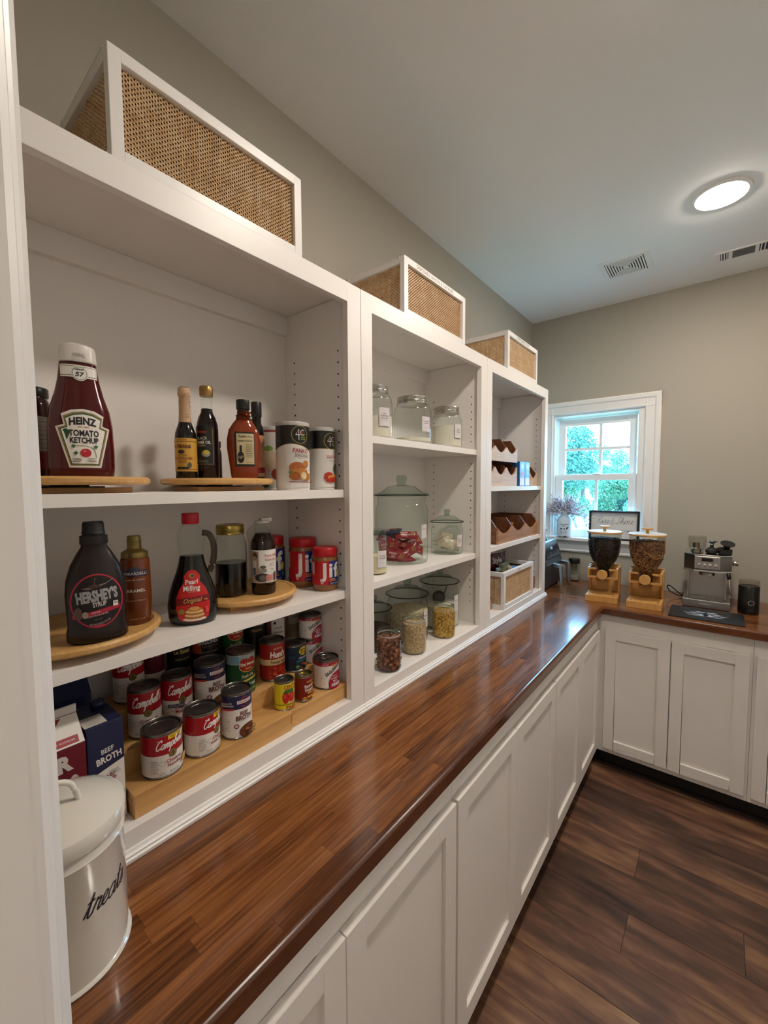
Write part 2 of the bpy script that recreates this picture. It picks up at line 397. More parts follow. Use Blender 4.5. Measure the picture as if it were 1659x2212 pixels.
hall = MB(); hall.box((-1.3, -2.3, -.08), (2.7, -2.2, H)).box((-1.3, -2.2, -.08), (-1.2, YF-.115, H)).box((2.6, -2.2, -.08), (2.7, YF-.115, H)).box((-1.2, YF-.115, -.08), (-.42, YF-.02, H)).box((XR+.1, YF-.115, -.08), (2.6, YF-.02, H))
struct(hall.build('wall_hall', CEILM, fix=False))
# door lining and casing
dr = bpy.data.objects.new('door_1', None); COL.objects.link(dr); struct(dr, 'white door lining and casing at the left edge')
def casing_strip(mb, x, sgn, z0, z1):
    pr = [(0, 0), (0, .008), (.003, .0125), (.008, .0140), (.014, .0120), (.018, .0185), (.024, .0225), (.031, .0236), (.07, .024), (.080, .0235), (.085, .018), (.085, 0)]
    mb.prism([(x-sgn*a, YF+b) for a, b in pr], z0, z1, 'z')
box('jamb_board', (dx0-.018, YF-.117, 0), (dx0, YF+.001, 2.07), TRIMW, dr)
box('jamb_board', (dx1, YF-.117, 0), (dx1+.018, YF+.001, 2.07), TRIMW, dr)
box('head_board', (dx0-.018, YF-.117, 2.052), (dx1+.018, YF+.001, 2.07), TRIMW, dr)
m_ = MB(); casing_strip(m_, dx0-.004, 1, 0, 2.15); m_.build('door_casing', TRIMW, dr)
m_ = MB(); casing_strip(m_, dx1+.004, -1, 0, 2.15); m_.build('door_casing', TRIMW, dr)

# window
wn = bpy.data.objects.new('window_1', None); COL.objects.link(wn); struct(wn, 'white double hung window with bright trees outside')
def cas(x0, x1, z0, z1, horiz):
    """casing with stepped profile, outer at the far side"""
    pass
prof = [(0, 0), (0, .012), (.006, .016), (.012, .012), (.05, .014), (.058, .02), (.078, .022), (.085, .018), (.085, 0)]
m_ = MB(); m_.prism([(wx1+.024+a, YB-b) for a, b in prof], 1.135+.07, 2.0605+.085, 'z'); m_.build('casing', TRIMW, wn)
m_ = MB(); m_.prism([(wx0-a, YB-b) for a, b in prof], 1.205, 2.0605+.085, 'z'); m_.build('casing', TRIMW, wn)
m_ = MB(); m_.prism([(YB-b, 2.0605+a) for a, b in prof], wx0-.085, wx1+.109, 'x'); m_.build('casing', TRIMW, wn)
box('jamb_extension', (wx1, YB-.001, wz0), (wx1+.024, YB+.15, wz1), TRIMW, wn)
box('stool', (wx0-.1, YB-.05, 1.187), (wx1+.12, YB+.15, 1.21), TRIMW, wn, .004)
ap = [(0, 0), (.012, 0), (.016, .01), (.012, .02), (.012, .05), (.018, .06), (.02, .08), (0, .08)]
m_ = MB(); m_.prism([(YB-a, 1.106+b) for a, b in ap], wx0-.09, wx1+.11, 'x'); m_.build('apron', TRIMW, wn)
lin_ = MB()
lin_.box((wx0, YB, wz0), (wx0+.012, YB+.14, wz1)).box((wx1-.012, YB, wz0), (wx1, YB+.14, wz1)).box((wx0+.0125, YB, wz1-.012), (wx1-.0125, YB+.0945, wz1))
lin_.box((wx0+.0125, YB+.095, wz0), (wx0+.028, YB+.14, wz1-.0285)).box((wx1-.028, YB+.095, wz0), (wx1-.0125, YB+.14, wz1-.0285)).box((wx0+.0125, YB+.095, wz1-.028), (wx1-.0125, YB+.14, wz1))
lin_.build('jamb_liner', TRIMW, wn, fix=False)
def sash(name, x0, x1, z0, z1, y, st, tr, br, vm, hm):
    m = MB(); t = .03
    m.box((x0, y, z0), (x0+st, y+t, z1)).box((x1-st, y, z0), (x1, y+t, z1)).box((x0+st, y, z1-tr), (x1-st, y+t, z1)).box((x0+st, y, z0), (x1-st, y+t, z0+br))
    o = m.build(name, TRIMW, wn, fix=False)
    gx0, gx1, gz0, gz1 = x0+st, x1-st, z0+br, z1-tr
    xs = [gx0] + vm + [gx1]; zs = [gz0] + hm + [gz1]
    for q in vm: box('muntin', (q-.009, y+.006, gz0), (q+.009, y+.02, gz1), TRIMW, o)
    for q in hm: box('muntin', (gx0, y+.005, q-.009), (gx1, y+.019, q+.009), TRIMW, o)
    for a, b in zip(xs, xs[1:]):
        for c, d in zip(zs, zs[1:]):
            MB().box((a, y+.022, c), (b, y+.025, d)).build('pane', PANE, o)
sash('upper_sash', wx0+.028, wx1-.028, 1.612, wz1-.03, YB+.06, .04, .045, .036, [.149], [1.82])
sash('lower_sash', wx0+.014, wx1-.014, wz0+.006, 1.642, YB+.025, .048, .038, .05, [.135], [])
m_ = MB(); m_.lathe([(.03, 0), (.03, .004), (.02, .008), (.006, .012)], 20, 1, .45, .135, YB+.035, M=T(0, 0, 1.642)); m_.build('sash_lock', TRIMW, wn)

# ============================================================ BASE CABINETS
def door(parent, u0, u1, z0, z1, mp, th=.0185, fr=.052):
    """shaker door in local (u, depth, z); mp maps (u, d, z) to world"""
    m = MB()
    def bx(a, b):
        p = [mp(*a), mp(*b)]; m.box(p[0], p[1])
    bx((u0, 0, z0), (u0+fr, th, z1)); bx((u1-fr, 0, z0), (u1, th, z1)); bx((u0+fr, 0, z1-fr), (u1-fr, th, z1)); bx((u0+fr, 0, z0), (u1-fr, th, z0+fr))
    o = m.build('cabinet_door', CABM, parent, .0012)
    a, b = mp(u0+fr-.002, .001, z0+fr-.002), mp(u1-fr+.002, th-.0095, z1-fr+.002)
    box('door_panel', a, b, CABM, o)
XF = .2992
mpL = lambda u, d, z: (XF+d, u, z)
YFc = 2.4107
mpB = lambda u, d, z: (u, YFc+.0185-.0185-d+.0, z)
def carcass(parent, mp, u0, u1, depth, doors):
    m = MB(); z0, z1 = .094, .873
    a, b = mp(u0, -depth, z0), mp(u1, -.02, z1-.001); m.box(a, b)
    m.build('carcass', CABM, parent)
    m = MB()
    ds = sorted(doors); L = ds[0][0]+.02; Rr = ds[-1][1]-.02
    for p, q, r, s_ in ((u0, L, z0, z1), (Rr, u1, z0, z1), (L, Rr, z0, z0+.035), (L, Rr, z1-.1, z1)):
        a, b = mp(p, -.02, r), mp(q, -.0003, s_); m.box(a, b)
    m.build('face_frame', CABM, parent)
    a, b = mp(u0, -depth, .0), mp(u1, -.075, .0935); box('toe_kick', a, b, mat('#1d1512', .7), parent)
    for d0, d1 in doors: door(parent, d0, d1, .1241, .7909, mp)
cl = ['nearest white shaker base cabinet under the long wooden worktop', 'middle white shaker base cabinet of the long left run', 'farthest white shaker base cabinet of the long run, by the inner corner']
spans = [(-.044, .787, [(.010, .3865), (.3885, .780)]), (.788, 1.592, [(.7905, 1.183), (1.1850, 1.5885)]), (1.593, 2.4095, [(1.5965, 1.9805), (1.9825, 2.354)])]
for lb, (a, b, ds) in zip(cl, spans):
    c = thing('base_cabinet', lb, 'cabinet', group='white shaker base cabinets')
    carcass(c, mpL, a, b, .603, ds)
cb = ['white shaker base cabinet below the two cereal dispensers and coffee machine', 'white shaker base cabinet at the right end of the back run']
for lb, (a, b, ds) in zip(cb, [(.2996, .9435, [(.3375, .6310), (.6355, .9322)]), (.9445, 1.545, [(.9555, 1.242), (1.2465, 1.533)])]):
    c = thing('base_cabinet', lb, 'cabinet', group='white shaker base cabinets')
    carcass(c, mpB, a, b, .60, ds)
c = thing('base_cabinet', 'white filler cabinet in the far right corner of the back run', 'cabinet', group='white shaker base cabinets')
carcass(c, mpB, 1.546, XR-.002, .60, [(1.56, XR-.02)])

# ============================================================ WORKTOP
wt = thing('countertop', 'dark stained glossy butcher block worktop running round the corner', 'countertop')
stx = rnd
def staves(x0, x1, y0, y1, along, rows, seed, m):
    r_ = random.Random(seed); me = None
    for i in range(rows):
        if along == 'y': a0, a1 = x0+(x1-x0)*i/rows, x0+(x1-x0)*(i+1)/rows; s0, s1 = y0, y1
        else: a0, a1 = y0+(y1-y0)*i/rows, y0+(y1-y0)*(i+1)/rows; s0, s1 = x0, x1
        p = s0; nxt = s0+.1+.35*r_.random()
        while p < s1-1e-6:
            q = min(nxt, s1)
            if s1-q < .08: q = s1
            if me is None: o = MB().box((-.5, -.5, -.5), (.5, .5, .5)).build('stave', m, wt); me = o.data
            else: o = bpy.data.objects.new('stave', me); COL.objects.link(o); o.parent = wt
            g = .00025
            if along == 'y': o.location = ((a0+a1)/2, (p+q)/2, ZC-.008); o.scale = (a1-a0-g, q-p-g, .016)
            else: o.location = ((p+q)/2, (a0+a1)/2, ZC-.008); o.scale = (q-p-g, a1-a0-g, .016)
            p = q; nxt = p+.22+.38*r_.random()
SEAM = 2.385
staves(-.02, .3146, YF+.002, SEAM, 'y', 10, 5, CTY)
staves(XW+.002, XR-.002, SEAM, YB-.001, 'x', 17, 9, CTX)
m_ = MB(); m_.box((XW+.002, YF+.002, ZC-.04), (.3146, SEAM, ZC-.0161)); m_.box((XW+.002, YF+.002, ZC-.0161), (-.0205, SEAM, ZC-.0005)); m_.box((XW+.002, SEAM, ZC-.04), (XR-.002, YB-.001, ZC-.0161)); m_.build('core', EDGE, wt)
def nose(w):   # quarter-rounded front edge, (outwards, z)
    p = [(0, ZC-.04), (w, ZC-.04)]; r_ = .009
    p = [(0, ZC-.04), (w-.004, ZC-.04), (w, ZC-.036)]
    for k in range(6):
        a = k*PI/10; p.append((w-r_+r_*math.cos(a), ZC-r_+r_*math.sin(a)))
    return p+[(0, ZC)]
m_ = MB(); m_.prism([(.3146+a, z) for a, z in nose(.015)], YF+.002, 2.373, 'y'); m_.build('edge_strip', EDGE, wt)
m_ = MB(); m_.prism([(SEAM-a, z) for a, z in nose(.012)], .3146, XR-.002, 'x'); m_.build('edge_strip', EDGE, wt)

# ============================================================ BOOKCASES
def bookcase(label, y0, y1, o0, o1, shelves, end=False):
    t = thing('open_shelf_unit', label, 'shelf', group='white open shelf units on the worktop')
    zt, zo, zb = 2.1212, 2.0707, .966
    xb = XW+.001
    box('back_panel', (xb, y0+.001, ZC), (xb+.012, y1-.001, zt-.02), WHITE, t)
    box('side_panel', (xb+.012, y0+.001, ZC), (-.0195, max(o0-.018, y0+.012), zt-.02), WHITE, t)
    box('side_panel', (xb+.012, min(o1+.018, y1-.012), ZC), (-.0195, y1-.001, zt-.02), WHITE, t)
    box('top_panel', (xb, y0+.001, zt-.019), (-.0195, y1-.001, zt-.0005), WHITE, t)
    box('bottom_panel', (xb+.012, o0-.016, ZC+.001), (-.0195, o1+.016, zb-.0005), WHITE, t)
    m = MB(); m.box((-.0192, y0+.0006, ZC), (0, o0, zt)).box((-.0192, o1, ZC), (0, y1-.0006, zt)).box((-.0192, o0, zo), (0, o1, zt)).box((-.0192, o0, ZC), (0, o1, zb))
    m.build('face_frame', WHITE, t, .0008)
    box('hanging_rail', (xb+.012, o0-.017, 2.045), (xb+.03, o1+.017, zt-.0195), WHITE, t)
    for z in shelves: box('shelf', (xb+.013, o0-.0165, z-.022), (-.0195, o1+.0165, z), WHITE, t, .0006)
    m = MB()
    for sy, nn in ((o0-.0177, 1), (o1+.0177, -1)):
        for x in (-.055, -.245):
            z = 1.06
            while z < 1.98:
                if all(abs(z-q+.01) > .02 for q in shelves):
                    m.lathe([(.0027, 0), (.0027, .0006)], 8, M=T(x, sy, z, rx=-90*nn)); 
                z += .032
    o = m.build('pin_holes', DARK, t, fix=False); o['kind'] = 'stuff'
    # small stepped moulding where the unit meets the worktop
    pr = [(0, ZC+.0005), (.012, ZC+.0005), (.012, ZC+.006), (.009, ZC+.0085), (.009, ZC+.012), (.0055, ZC+.015), (.003, ZC+.019), (0, ZC+.02)]
    m = MB(); m.prism([(a+.0003, z) for a, z in pr], y0, y1+(.012 if end else 0), 'y')
    if end: m.prism([(y1+a, z) for a, z in pr], -.29, .0003, 'x')
    m.build('base_moulding', TRIMW, t)
    return t
bookcase('nearest and widest shelf unit, holding sauces, syrups and cans', -.043, .7963, .004, .7426, [1.566, 1.2802])
bookcase('middle shelf unit holding clear glass jars', .7967, 1.6065, .8444, 1.5536, [1.726, 1.2807])
bookcase('farthest shelf unit beside the window, holding wooden bins', 1.6069, 2.4215, 1.661, 2.3748, [1.5686, 1.2873], True)

# ============================================================ CEILING FITTINGS
def lamp(label, x, y, e=1, ex=0):
    t = thing('recessed_ceiling_light', label, 'ceiling light', (x, y, H), group='round recessed ceiling lights')
    lathe('trim_ring', [(.098, -.0005), (.097, -.006), (.086, -.008), (.082, -.004), (.082, -.0005)], TRIMW, t, 40, cap0=False, cap1=False)
    m = MB(); m.lathe([(.0815, -.003), (.081, -.0075), (.074, -.0105), (.05, -.0165), (.0005, -.018)], 40, cap1=False); m.build('lens', emit('lamp_lens', (1, .90, .79, 1), LAMP_E*e), t)
lamp('glowing round recessed light above the far end of the aisle', .7587, 2.1285)
lamp('glowing round recessed light above the doorway end of the room', .7587, .90)
lamp('round recessed light in the hallway outside the doorway', .60, -1.25, .8)
lamp('second round recessed light farther right in the hallway', 2.15, -1.25, .8)
v = thing('ceiling_vent', 'square white ceiling vent with concentric louvres near the window wall', 'vent', (.3625, 2.518, H))
m_ = MB(); 
for a, b, z in ((.116, .09, -.004),):
    m_.box((-a, -a, z), (a, -b, -.0005)).box((-a, b, z), (a, a, -.0005)).box((-a, -b, z), (-b, b, -.0005)).box((b, -b, z), (a, b, -.0005))
m_.build('vent_frame', TRIMW, v)
box('vent_backing', (-.09, -.09, -.0012), (.09, .09, -.0005), mat('#3a3a3c', .7), v)
for k in range(7):
    a = .086-.0122*k; w = .0065; m_ = MB()
    if k == 6: m_.box((-a, -a, -.006), (a, a, -.0015))
    else: m_.box((-a, -a, -.006), (a, -a+w, -.0015)).box((-a, a-w, -.006), (a, a, -.0015)).box((-a, -a+w, -.006), (-a+w, a-w, -.0015)).box((a-w, -a+w, -.006), (a, a-w, -.0015))
    m_.build('louvre', TRIMW, v)
v = thing('ceiling_register', 'long white slotted air register at the right edge of the ceiling', 'vent', (.93, 2.728, H))
m_ = MB(); m_.box((-.2, -.055, -.004), (.2, -.042, -.0005)).box((-.2, .042, -.004), (.2, .055, -.0005)).box((-.2, -.042, -.004), (-.175, .042, -.0005)).box((.175, -.042, -.004), (.2, .042, -.0005))
m_.box((-.143, -.042, -.004), (-.127, .042, -.0005)).box((-.04, -.042, -.004), (-.025, .042, -.0005)).box((.06, -.042, -.004), (.075, .042, -.0005)); m_.build('register_frame', TRIMW, v)
box('vent_backing', (-.175, -.042, -.0014), (.175, .042, -.0005), mat('#2c2d33', .7), v)
for x0, x1, n in ((-.175, -.143, 3), (-.025, .06, 6), (.075, .175, 7)):
    for i in range(n):
        x = x0+(x1-x0)*(i+.5)/n; box('louvre', (x-.0025, -.042, -.0045), (x+.0025, .042, -.0016), TRIMW, v)
for i in range(9):
    y = -.038+.0095*i; box('louvre', (-.127, y-.0015, -.0035), (-.04, y+.0015, -.0016), mat('#8b8d92', .5), v)

# ============================================================ CANE BASKETS
CANE = wood('cane', [(0, '#b98a58'), (.45, '#dcb688'), (1, '#f8e4c0')], (260, 260, 90), .34, .15, 0, .5, 2, (30, 30, 30), .35, bump=.0, world=False); CANED = mat('#8a6034', .8)
def weave(u0, u1, v0, v1, nu, nv, mp, parent, name='woven_cane'):
    r_ = random.Random(nu); m = MB(); du = (u1-u0)/nu; dv = (v1-v0)/nv
    for i in range(nu):
        c = u0+du*(i+.5); w = du*(.24+.16*r_.random()); vs = []; fs = []; n = nv
        for j in range(n+1):
            v = v0+(v1-v0)*j/n; d = .0015*(1 if (i+j) % 2 else -1); vs += [mp(c-w, v, d), mp(c+w, v, d)]
        fs = [(2*j, 2*j+1, 2*j+3, 2*j+2) for j in range(n)]; m.add(vs, fs, False)
    for j in range(nv):
        c = v0+dv*(j+.5); w = dv*(.22+.14*r_.random()); vs = []
        n = nu
        for i in range(n+1):
            u = u0+(u1-u0)*i/n; d = .0015*(1 if (i+j) % 2 else -1); vs += [mp(u, c-w, d), mp(u, c+w, d)]
        m.add(vs, [(2*i, 2*i+1, 2*i+3, 2*i+2) for i in range(n)], False)
    o = m.build(name, CANE, parent, fix=False); o['kind'] = 'stuff'; return o
def basket(label, y0, z0, xf, depth, hh=.181, ln=.405, dense=1., group='cane panelled white baskets', text=None, tw=.24):
    t = thing('cane_basket', label, 'basket', (xf, y0, z0), group=group)
    b = .0205; D = depth; m = MB(); th = .018
    for x0, x1 in ((-th, 0), (-D, -D+th)):
        m.box((x0, 0, 0), (x1, b, hh)).box((x0, ln-b, 0), (x1, ln, hh)).box((x0, b, 0), (x1, ln-b, b)).box((x0, b, hh-b), (x1, ln-b, hh))
    for y0_, y1_ in ((0, th), (ln-th, ln)):
        m.box((-D+th, y0_, 0), (-th, y1_, b)).box((-D+th, y0_, hh-b), (-th, y1_, hh))
    m.build('frame', TRIMW, t, .0012)
    box('base', (-D+th, th, .002), (-th, ln-th, .008), BIN, t)
    nu, nv = int(66*dense), int(31*dense)
    box('panel_backing', (-th+.003, b-.002, b-.002), (-th+.005, ln-b+.002, hh-b+.002), CANED, t)
    box('panel_backing', (-D+th-.002, .012, b-.002), (-th+.002, .014, hh-b+.002), CANED, t)
    box('panel_backing', (-D+.01, b-.002, b-.002), (-D+.012, ln-b+.002, hh-b+.002), CANED, t)
    box('panel_backing', (-D+th-.002, ln-.008, b-.002), (-th+.002, ln-.006, hh-b+.002), CANED, t)
    weave(b, ln-b, b, hh-b, nu, nv, lambda u, v, d: (-th+.0075+d, u, v), t)
    weave(-D+th, -th, b, hh-b, int(nu*.6), nv, lambda u, v, d: (u, .0095-d, v), t)
    if text:
        A = Art(); A.text(text, ln*.47, hh-b/2, .0125, mat('#8b847c', .5), tw, .004, spacing=1.1); A.build('lettering', t, mflat(0), base=.0002)
    return t
zt = 2.1214
basket('large white framed cane basket without lettering, on the nearest unit', .1873, zt, -.004, .26, dense=1.15)
basket('white framed cane basket lettered for napkins and flatware, on the middle unit', 1.0095, zt, -.004, .26, text='DISPOSABLE NAPKINS & FLATWARE')
basket('smallest looking white cane basket, on top of the farthest unit', 1.8375, zt, -.004, .26, dense=.8, text='DISPOSABLE CUPS', tw=.16)
bk4 = basket('white cane basket full of snack bags on the bottom shelf by the window', 1.8271, .9662, -.004, .25, dense=.8, group='cane panelled white baskets', text='CHIPS', tw=.035)
# ============================================================ TURNTABLES AND RISER
Z1, Z2, Z0 = 1.5662, 1.2804, .9662
def turntable(label, x, y, r, z):
    t = thing('turntable', label, 'turntable', (x, y, z), group='round bamboo turntables')
    box('base', (-.062, -.085, 0), (.062, .085, .010), BAMBOO, t, .001)
    lathe('bearing', [(.055, .010), (.055, .0125), (.03, .0125), (.03, .0145)], DARK, t, 24)
    lathe('tray', [(r-.006, .0145), (r, .019), (r, .025), (r-.004, .029), (r-.012, .029), (r-.014, .026)], BAMBOO, t, 64)
turntable('bamboo turntable under the ketchup bottle on the upper shelf', -.157, .146, .133, Z1)
turntable('bamboo turntable under the dark sauce bottles on the upper shelf', -.165, .454, .130, Z1)
turntable('bamboo turntable under the chocolate syrup bottle at the left', -.148, .149, .1355, Z2)
turntable('bamboo turntable under the gold lidded jar and cane syrup', -.155, .516, .126, Z2)
rs = thing('can_riser', 'three step bamboo riser carrying the canned food', 'riser', (0, 0, Z0))
for y0, y1, dx, dz in ((.182, .545, 0, 0), (.5455, .752, -.007, -.003)):
    for k, (a, b) in enumerate(((-.018, -.094), (-.095, -.179), (-.180, -.270))):
        h = .045*(k+1)+dz; m = MB()
        m.box((a+dx, y0, h-.012), (b+dx-.001, y1, h)); m.box((a+dx, y0, .0 if k == 0 else h-.047), (a+dx-.012, y1, h-.012))
        m.box((b+dx+.001, y0, 0), (a+dx-.012, y0+.010, h-.012)); m.box((b+dx+.001, y1-.010, 0), (a+dx-.012, y1, h-.012))
        m.build('step', BAMBOOY, rs, .001)

# ============================================================ CANS
def can(label, x, y, r, h, rz, art, z, name='food_can', group='cans on the riser', tab=False, top=None):
    t = thing(name, label, 'can', (x, y, z), rz, group)
    pr = [(r-.003, 0), (r-.0012, .0012), (r-.0006, .003), (r-.0018, .005), (r-.0012, .006), (r-.0012, h-.006), (r-.0018, h-.005), (r-.0004, h-.003), (r-.0006, h-.0006), (r-.0016, h), (r-.0028, h-.001), (r-.003, h-.004)]
    lathe('can_body', pr, CANM, t, 40, cap1=False)
    lathe('can_lid', [(r-.0028, h-.0045), (r-.0065, h-.0042), (r-.0072, h-.0036), (r-.012, h-.0036), (r-.0128, h-.0044), (r*.35, h-.0044), (r*.32, h-.005), (.0003, h-.005)], top or mat('#5e5a56', .3, .85), t, 40, cap0=False)
    if tab:
        m = MB(); m.box((-.004, -.006, h-.0042), (.004, .012, h-.003)); m.tube([(.007*math.cos(q*PI/5), -.008+.007*math.sin(q*PI/5), h-.0032) for q in range(10)], .0009, 6, True); m.build('pull_tab', STEEL, t)
    A = Art(); A.band(r, .006, h-.0055, IW); art(A, r, h)
    A.build('label', t, mcyl(r-.0012), PI*r/20, base=.0005, uclip=PI*r-1e-5)
    return t
def small_print(A, u, v, n, w, m=ink('#8d8780'), lh=.0032):
    for i in range(n):
        A.rect(u-w/2, v-i*lh, u+w/2*(.7+.3*((i*7) % 3)/2), v-i*lh+.0009, m)
def camp(kind, yellow=None, sub=None):
    def f(A, r, h):
        red = ink('#a50f1b'); A.band(r, h*.53, h-.0055, red)
        if yellow: A.rect(-.006, h-.0145, .036, h-.0065, IY); A.text(yellow, .012, h-.0105, .0042, IK, .028, .01)
        A.script("Campbell's", .0, h*.73, h*.098, h*.021, ink('#f1ece6'), .35, 5, .060)
        A.ell(.002, h*.52, .0078, .0078, ink('#5d4a22')); A.ell(.002, h*.52, .006, .006, ink('#8a7340')); A.ell(.002, h*.52, .003, .0045, ink('#5d4a22'))
        k = [ink('#8c1030'), IK]
        for i, s_ in enumerate(kind): A.text(s_, .004, h*.38-i*.0085, .0062, k[0], .0042*len(s_), .02)
        A.text('SOUP', .004, h*.13, .0045, ink('#3a3634'), .018, .004, spacing=1.2)
        small_print(A, -.03, h*.42, 8, .014); A.ring(-.017, h*.36, .005, .005, .0006, ink('#8d8780')); small_print(A, -.017, h*.15, 2, .014)
        A.ell(.028, h*.27, .009, .008, ink('#c9a25e')); A.ell(.029, h*.29, .005, .004, ink('#e0c27f'))
        if sub: A.rect(-.026, h*.40, .004, h*.47, IN); A.text(sub, -.011, h*.435, .0036, ink('#e8e2da'), .026, .005)
    return f
def broth(A, r, h):
    A.band(r, h*.66, h-.0055, IN)
    A.text('S', .004, h*.80, h*.24, ink('#8e1c3e'), .014, .0); A.rect(-.012, h*.775, .022, h*.845, ink('#ece6df')); A.text('SWANSON', .005, h*.81, .0052, ink('#8a1a30'), .029, .02)
    A.text('BEEF', .003, h*.565, .0088, ink('#5d1420'), .018, .02); A.text('BROTH', .003, h*.465, .0105, ink('#5d1420'), .036, .03)
    A.rect(-.012, h*.40, .018, h*.405, ink('#8d8780')); A.ring(-.014, h*.30, .0052, .0052, .0022, ink('#7d2a3c'))
    A.ell(.012, h*.16, .021, h*.15, ink('#2c211d')); A.ell(.012, h*.16, .0195, h*.138, ink('#6b3a20'))
    r_ = random.Random(4)
    for i in range(46):
        a, q = r_.random()*6.28, math.sqrt(r_.random()); A.ell(.012+.017*q*math.cos(a), h*.16+h*.12*q*math.sin(a), .0022+.002*r_.random(), .0014, ink(r_.choice(['#94542c', '#3d2013', '#b0743e', '#54301d'])), 7)
    A.text('QUALITY', -.03, h*.84, .004, ink('#cfc8c4'), .02, .01); A.text('GUARANTEES', -.03, h*.79, .004, ink('#cfc8c4'), .024, .01); A.rect(-.042, h*.69, -.018, h*.73, ink('#a82a22'))
    small_print(A, -.032, h*.5, 9, .016)
def cento(A, r, h):
    A.band(r, .006, h-.0055, ink('#e3cf22')); A.text('CENTO', .008, h*.82, .0095, ink('#a71a1a'), .036, .03)
    A.rect(-.008, h*.70, .022, h*.74, ink('#275a2c'))
    for u in (-.006, .010): A.ell(u, h*.47, .0085, h*.2, ink('#b8201a'), 20); A.ell(u-.002, h*.52, .003, h*.08, ink('#d8452f'), 12)
    for u in (-.006, .010, .002): A.poly([(u-.008, h*.66), (u, h*.72), (u+.008, h*.66), (u+.002, h*.62)], ink('#2f6b34'))
    A.band(r, h*.23, h*.25, ink('#2b2a20')); A.text('TOMATO', .01, h*.29, .0042, ink('#e9dfc6'), .022, .01); A.text('PASTE', .010, h*.14, .0085, ink('#a71a1a'), .031, .02)
def beanee(A, r, h):
    A.band(r, .006, h-.0055, ink('#7a1014')); A.text('Van Orchard', .006, h*.77, .006, ink('#e2b93a'), .022, .015, .2)
    A.text('Beanee', .004, h*.62, .009, ink('#efe9df'), .028, .02, .1, 8); A.text('Weenee', .005, h*.47, .009, ink('#efe9df'), .030, .02, .1, 8)
    A.rect(-.002, h*.30, .022, h*.38, ink('#d8a42c')); A.text('ORIGINAL', .01, h*.34, .003, IK, .018, .01)
    r_ = random.Random(2)
    for i in range(26): A.ell(-.018+.05*r_.random(), h*(.1+.14*r_.random()), .0035, .0024, ink(r_.choice(['#c07a2a', '#a3401c', '#d99a3d'])), 8)
def eagle(A, r, h):
    A.band(r, h*.82, h-.0055, ink('#a31a3a')); A.text('LOW FAT', -.012, h*.87, .0045, ink('#e9c9cf'), .018, .005)
    A.text("Bord's", .016, h*.83, .0085, ink('#d9a53c'), .018, .03, .3, 12)
    A.text('EAGLE', .0, h*.60, .0095, ink('#1c2338'), .027, .03, .1, 32); A.text('BRAND', .024, h*.76, .0095, ink('#1c2338'), .027, .03, .1, 24)
    A.ell(.026, h*.20, .030, h*.40, ink('#a31a3a')); A.text('Sweetened', .014, h*.46, .0032, ink('#f0dfe0'), .016); A.text('Condensed', .014, h*.38, .0058, ink('#f0dfe0'), .024); A.text('MILK', .016, h*.28, .0062, ink('#f0dfe0'), .014)
    A.rect(.004, h*.10, .034, h*.2, ink('#ece6e2')); A.text('NET WT 14 OZ', .018, h*.15, .004, IN, .025); A.ell(-.022, h*.42, .0012, .0012, IN, 8)
def delmonte(A, r, h):
    A.band(r, .006, h*.74, ink('#1d4a2a')); A.band(r, h*.74, h-.0055, ink('#9aa7a4'))
    A.rect(-.036, h*.76, -.016, h*.93, ink('#6f9ab0'))
    A.ell(.006, h*.70, .0225, h*.155, ink('#d9b94a')); A.ell(.006, h*.70, .021, h*.14, ink('#a81b1b')); A.ell(-.003, h*.80, .011, h*.07, ink('#a81b1b'), 16); A.ell(.015, h*.80, .011, h*.07, ink('#a81b1b'), 16)
    A.text('Del Monte', .006, h*.735, .0075, ink('#f3ead0'), .037, .03); A.text('Quality', .006, h*.64, .005, ink('#e8c35a'), .017, .01, .2)
    A.text('Fresh Cut', .004, h*.47, .0075, ink('#e8dfb4'), .03, .015, .3, 6); A.poly([(-.016, h*.36), (.028, h*.42), (.030, h*.38), (-.014, h*.32)], ink('#d9b94a'))
    A.text('SWEET PEAS', .008, h*.25, .0065, ink('#e8e6da'), .036, .01); 
    r_ = random.Random(8)
    for i in range(22): A.ell(-.02+.05*r_.random(), h*(.08+.09*r_.random()), .0032, .0032, ink(r_.choice(['#5d8a3a', '#7ba84c'])), 9)
def hunts(A, r, h):
    A.band(r, .006, h-.0055, ink('#9c2318')); A.band(r, h*.42, h*.57, ink('#dcc08a'))
    A.text('100% NATURAL', .004, h*.84, .0042, ink('#d8cfa4'), .026, .01, arc=10); A.text("Hunt's", .004, h*.685, .0155, ink('#f2ece3'), .043, .05, .08)
    A.text('Tomato Sauce', .006, h*.495, .0085, ink('#2a2018'), .046, .015)
    r_ = random.Random(5)
    for i in range(30): A.ell(-.02+.045*r_.random(), h*(.1+.26*r_.random()), .004, .003, ink(r_.choice(['#c03a20', '#b22a1a', '#d4552f'])), 9)
def bush(A, r, h):
    A.band(r, .006, h-.0055, ink('#15273a')); A.ell(.012, h*.74, .014, h*.16, ink('#d8b92a')); A.rect(-.004, h*.66, .028, h*.80, IK); A.text("BUSH'S", .012, h*.73, .0075, ink('#e8d23a'), .029, .04)
    A.text('CHILI BEANS', .012, h*.50, .0062, ink('#dfe6ea'), .03, .02); A.rect(-.01, h*.36, .034, h*.42, ink('#2a6a9a'))
    for i in range(14): A.ell(.004+.03*((i*37) % 10)/10, h*(.12+.02*((i*53) % 10)), .004, .003, ink(['#b2632c', '#8a3a1e', '#c98a4a'][i % 3]), 9)
    A.rect(-.03, h*.5, -.012, h*.62, ink('#1d3c58')); A.ell(-.008, h*.22, .005, .005, ink('#5a8a3c'))
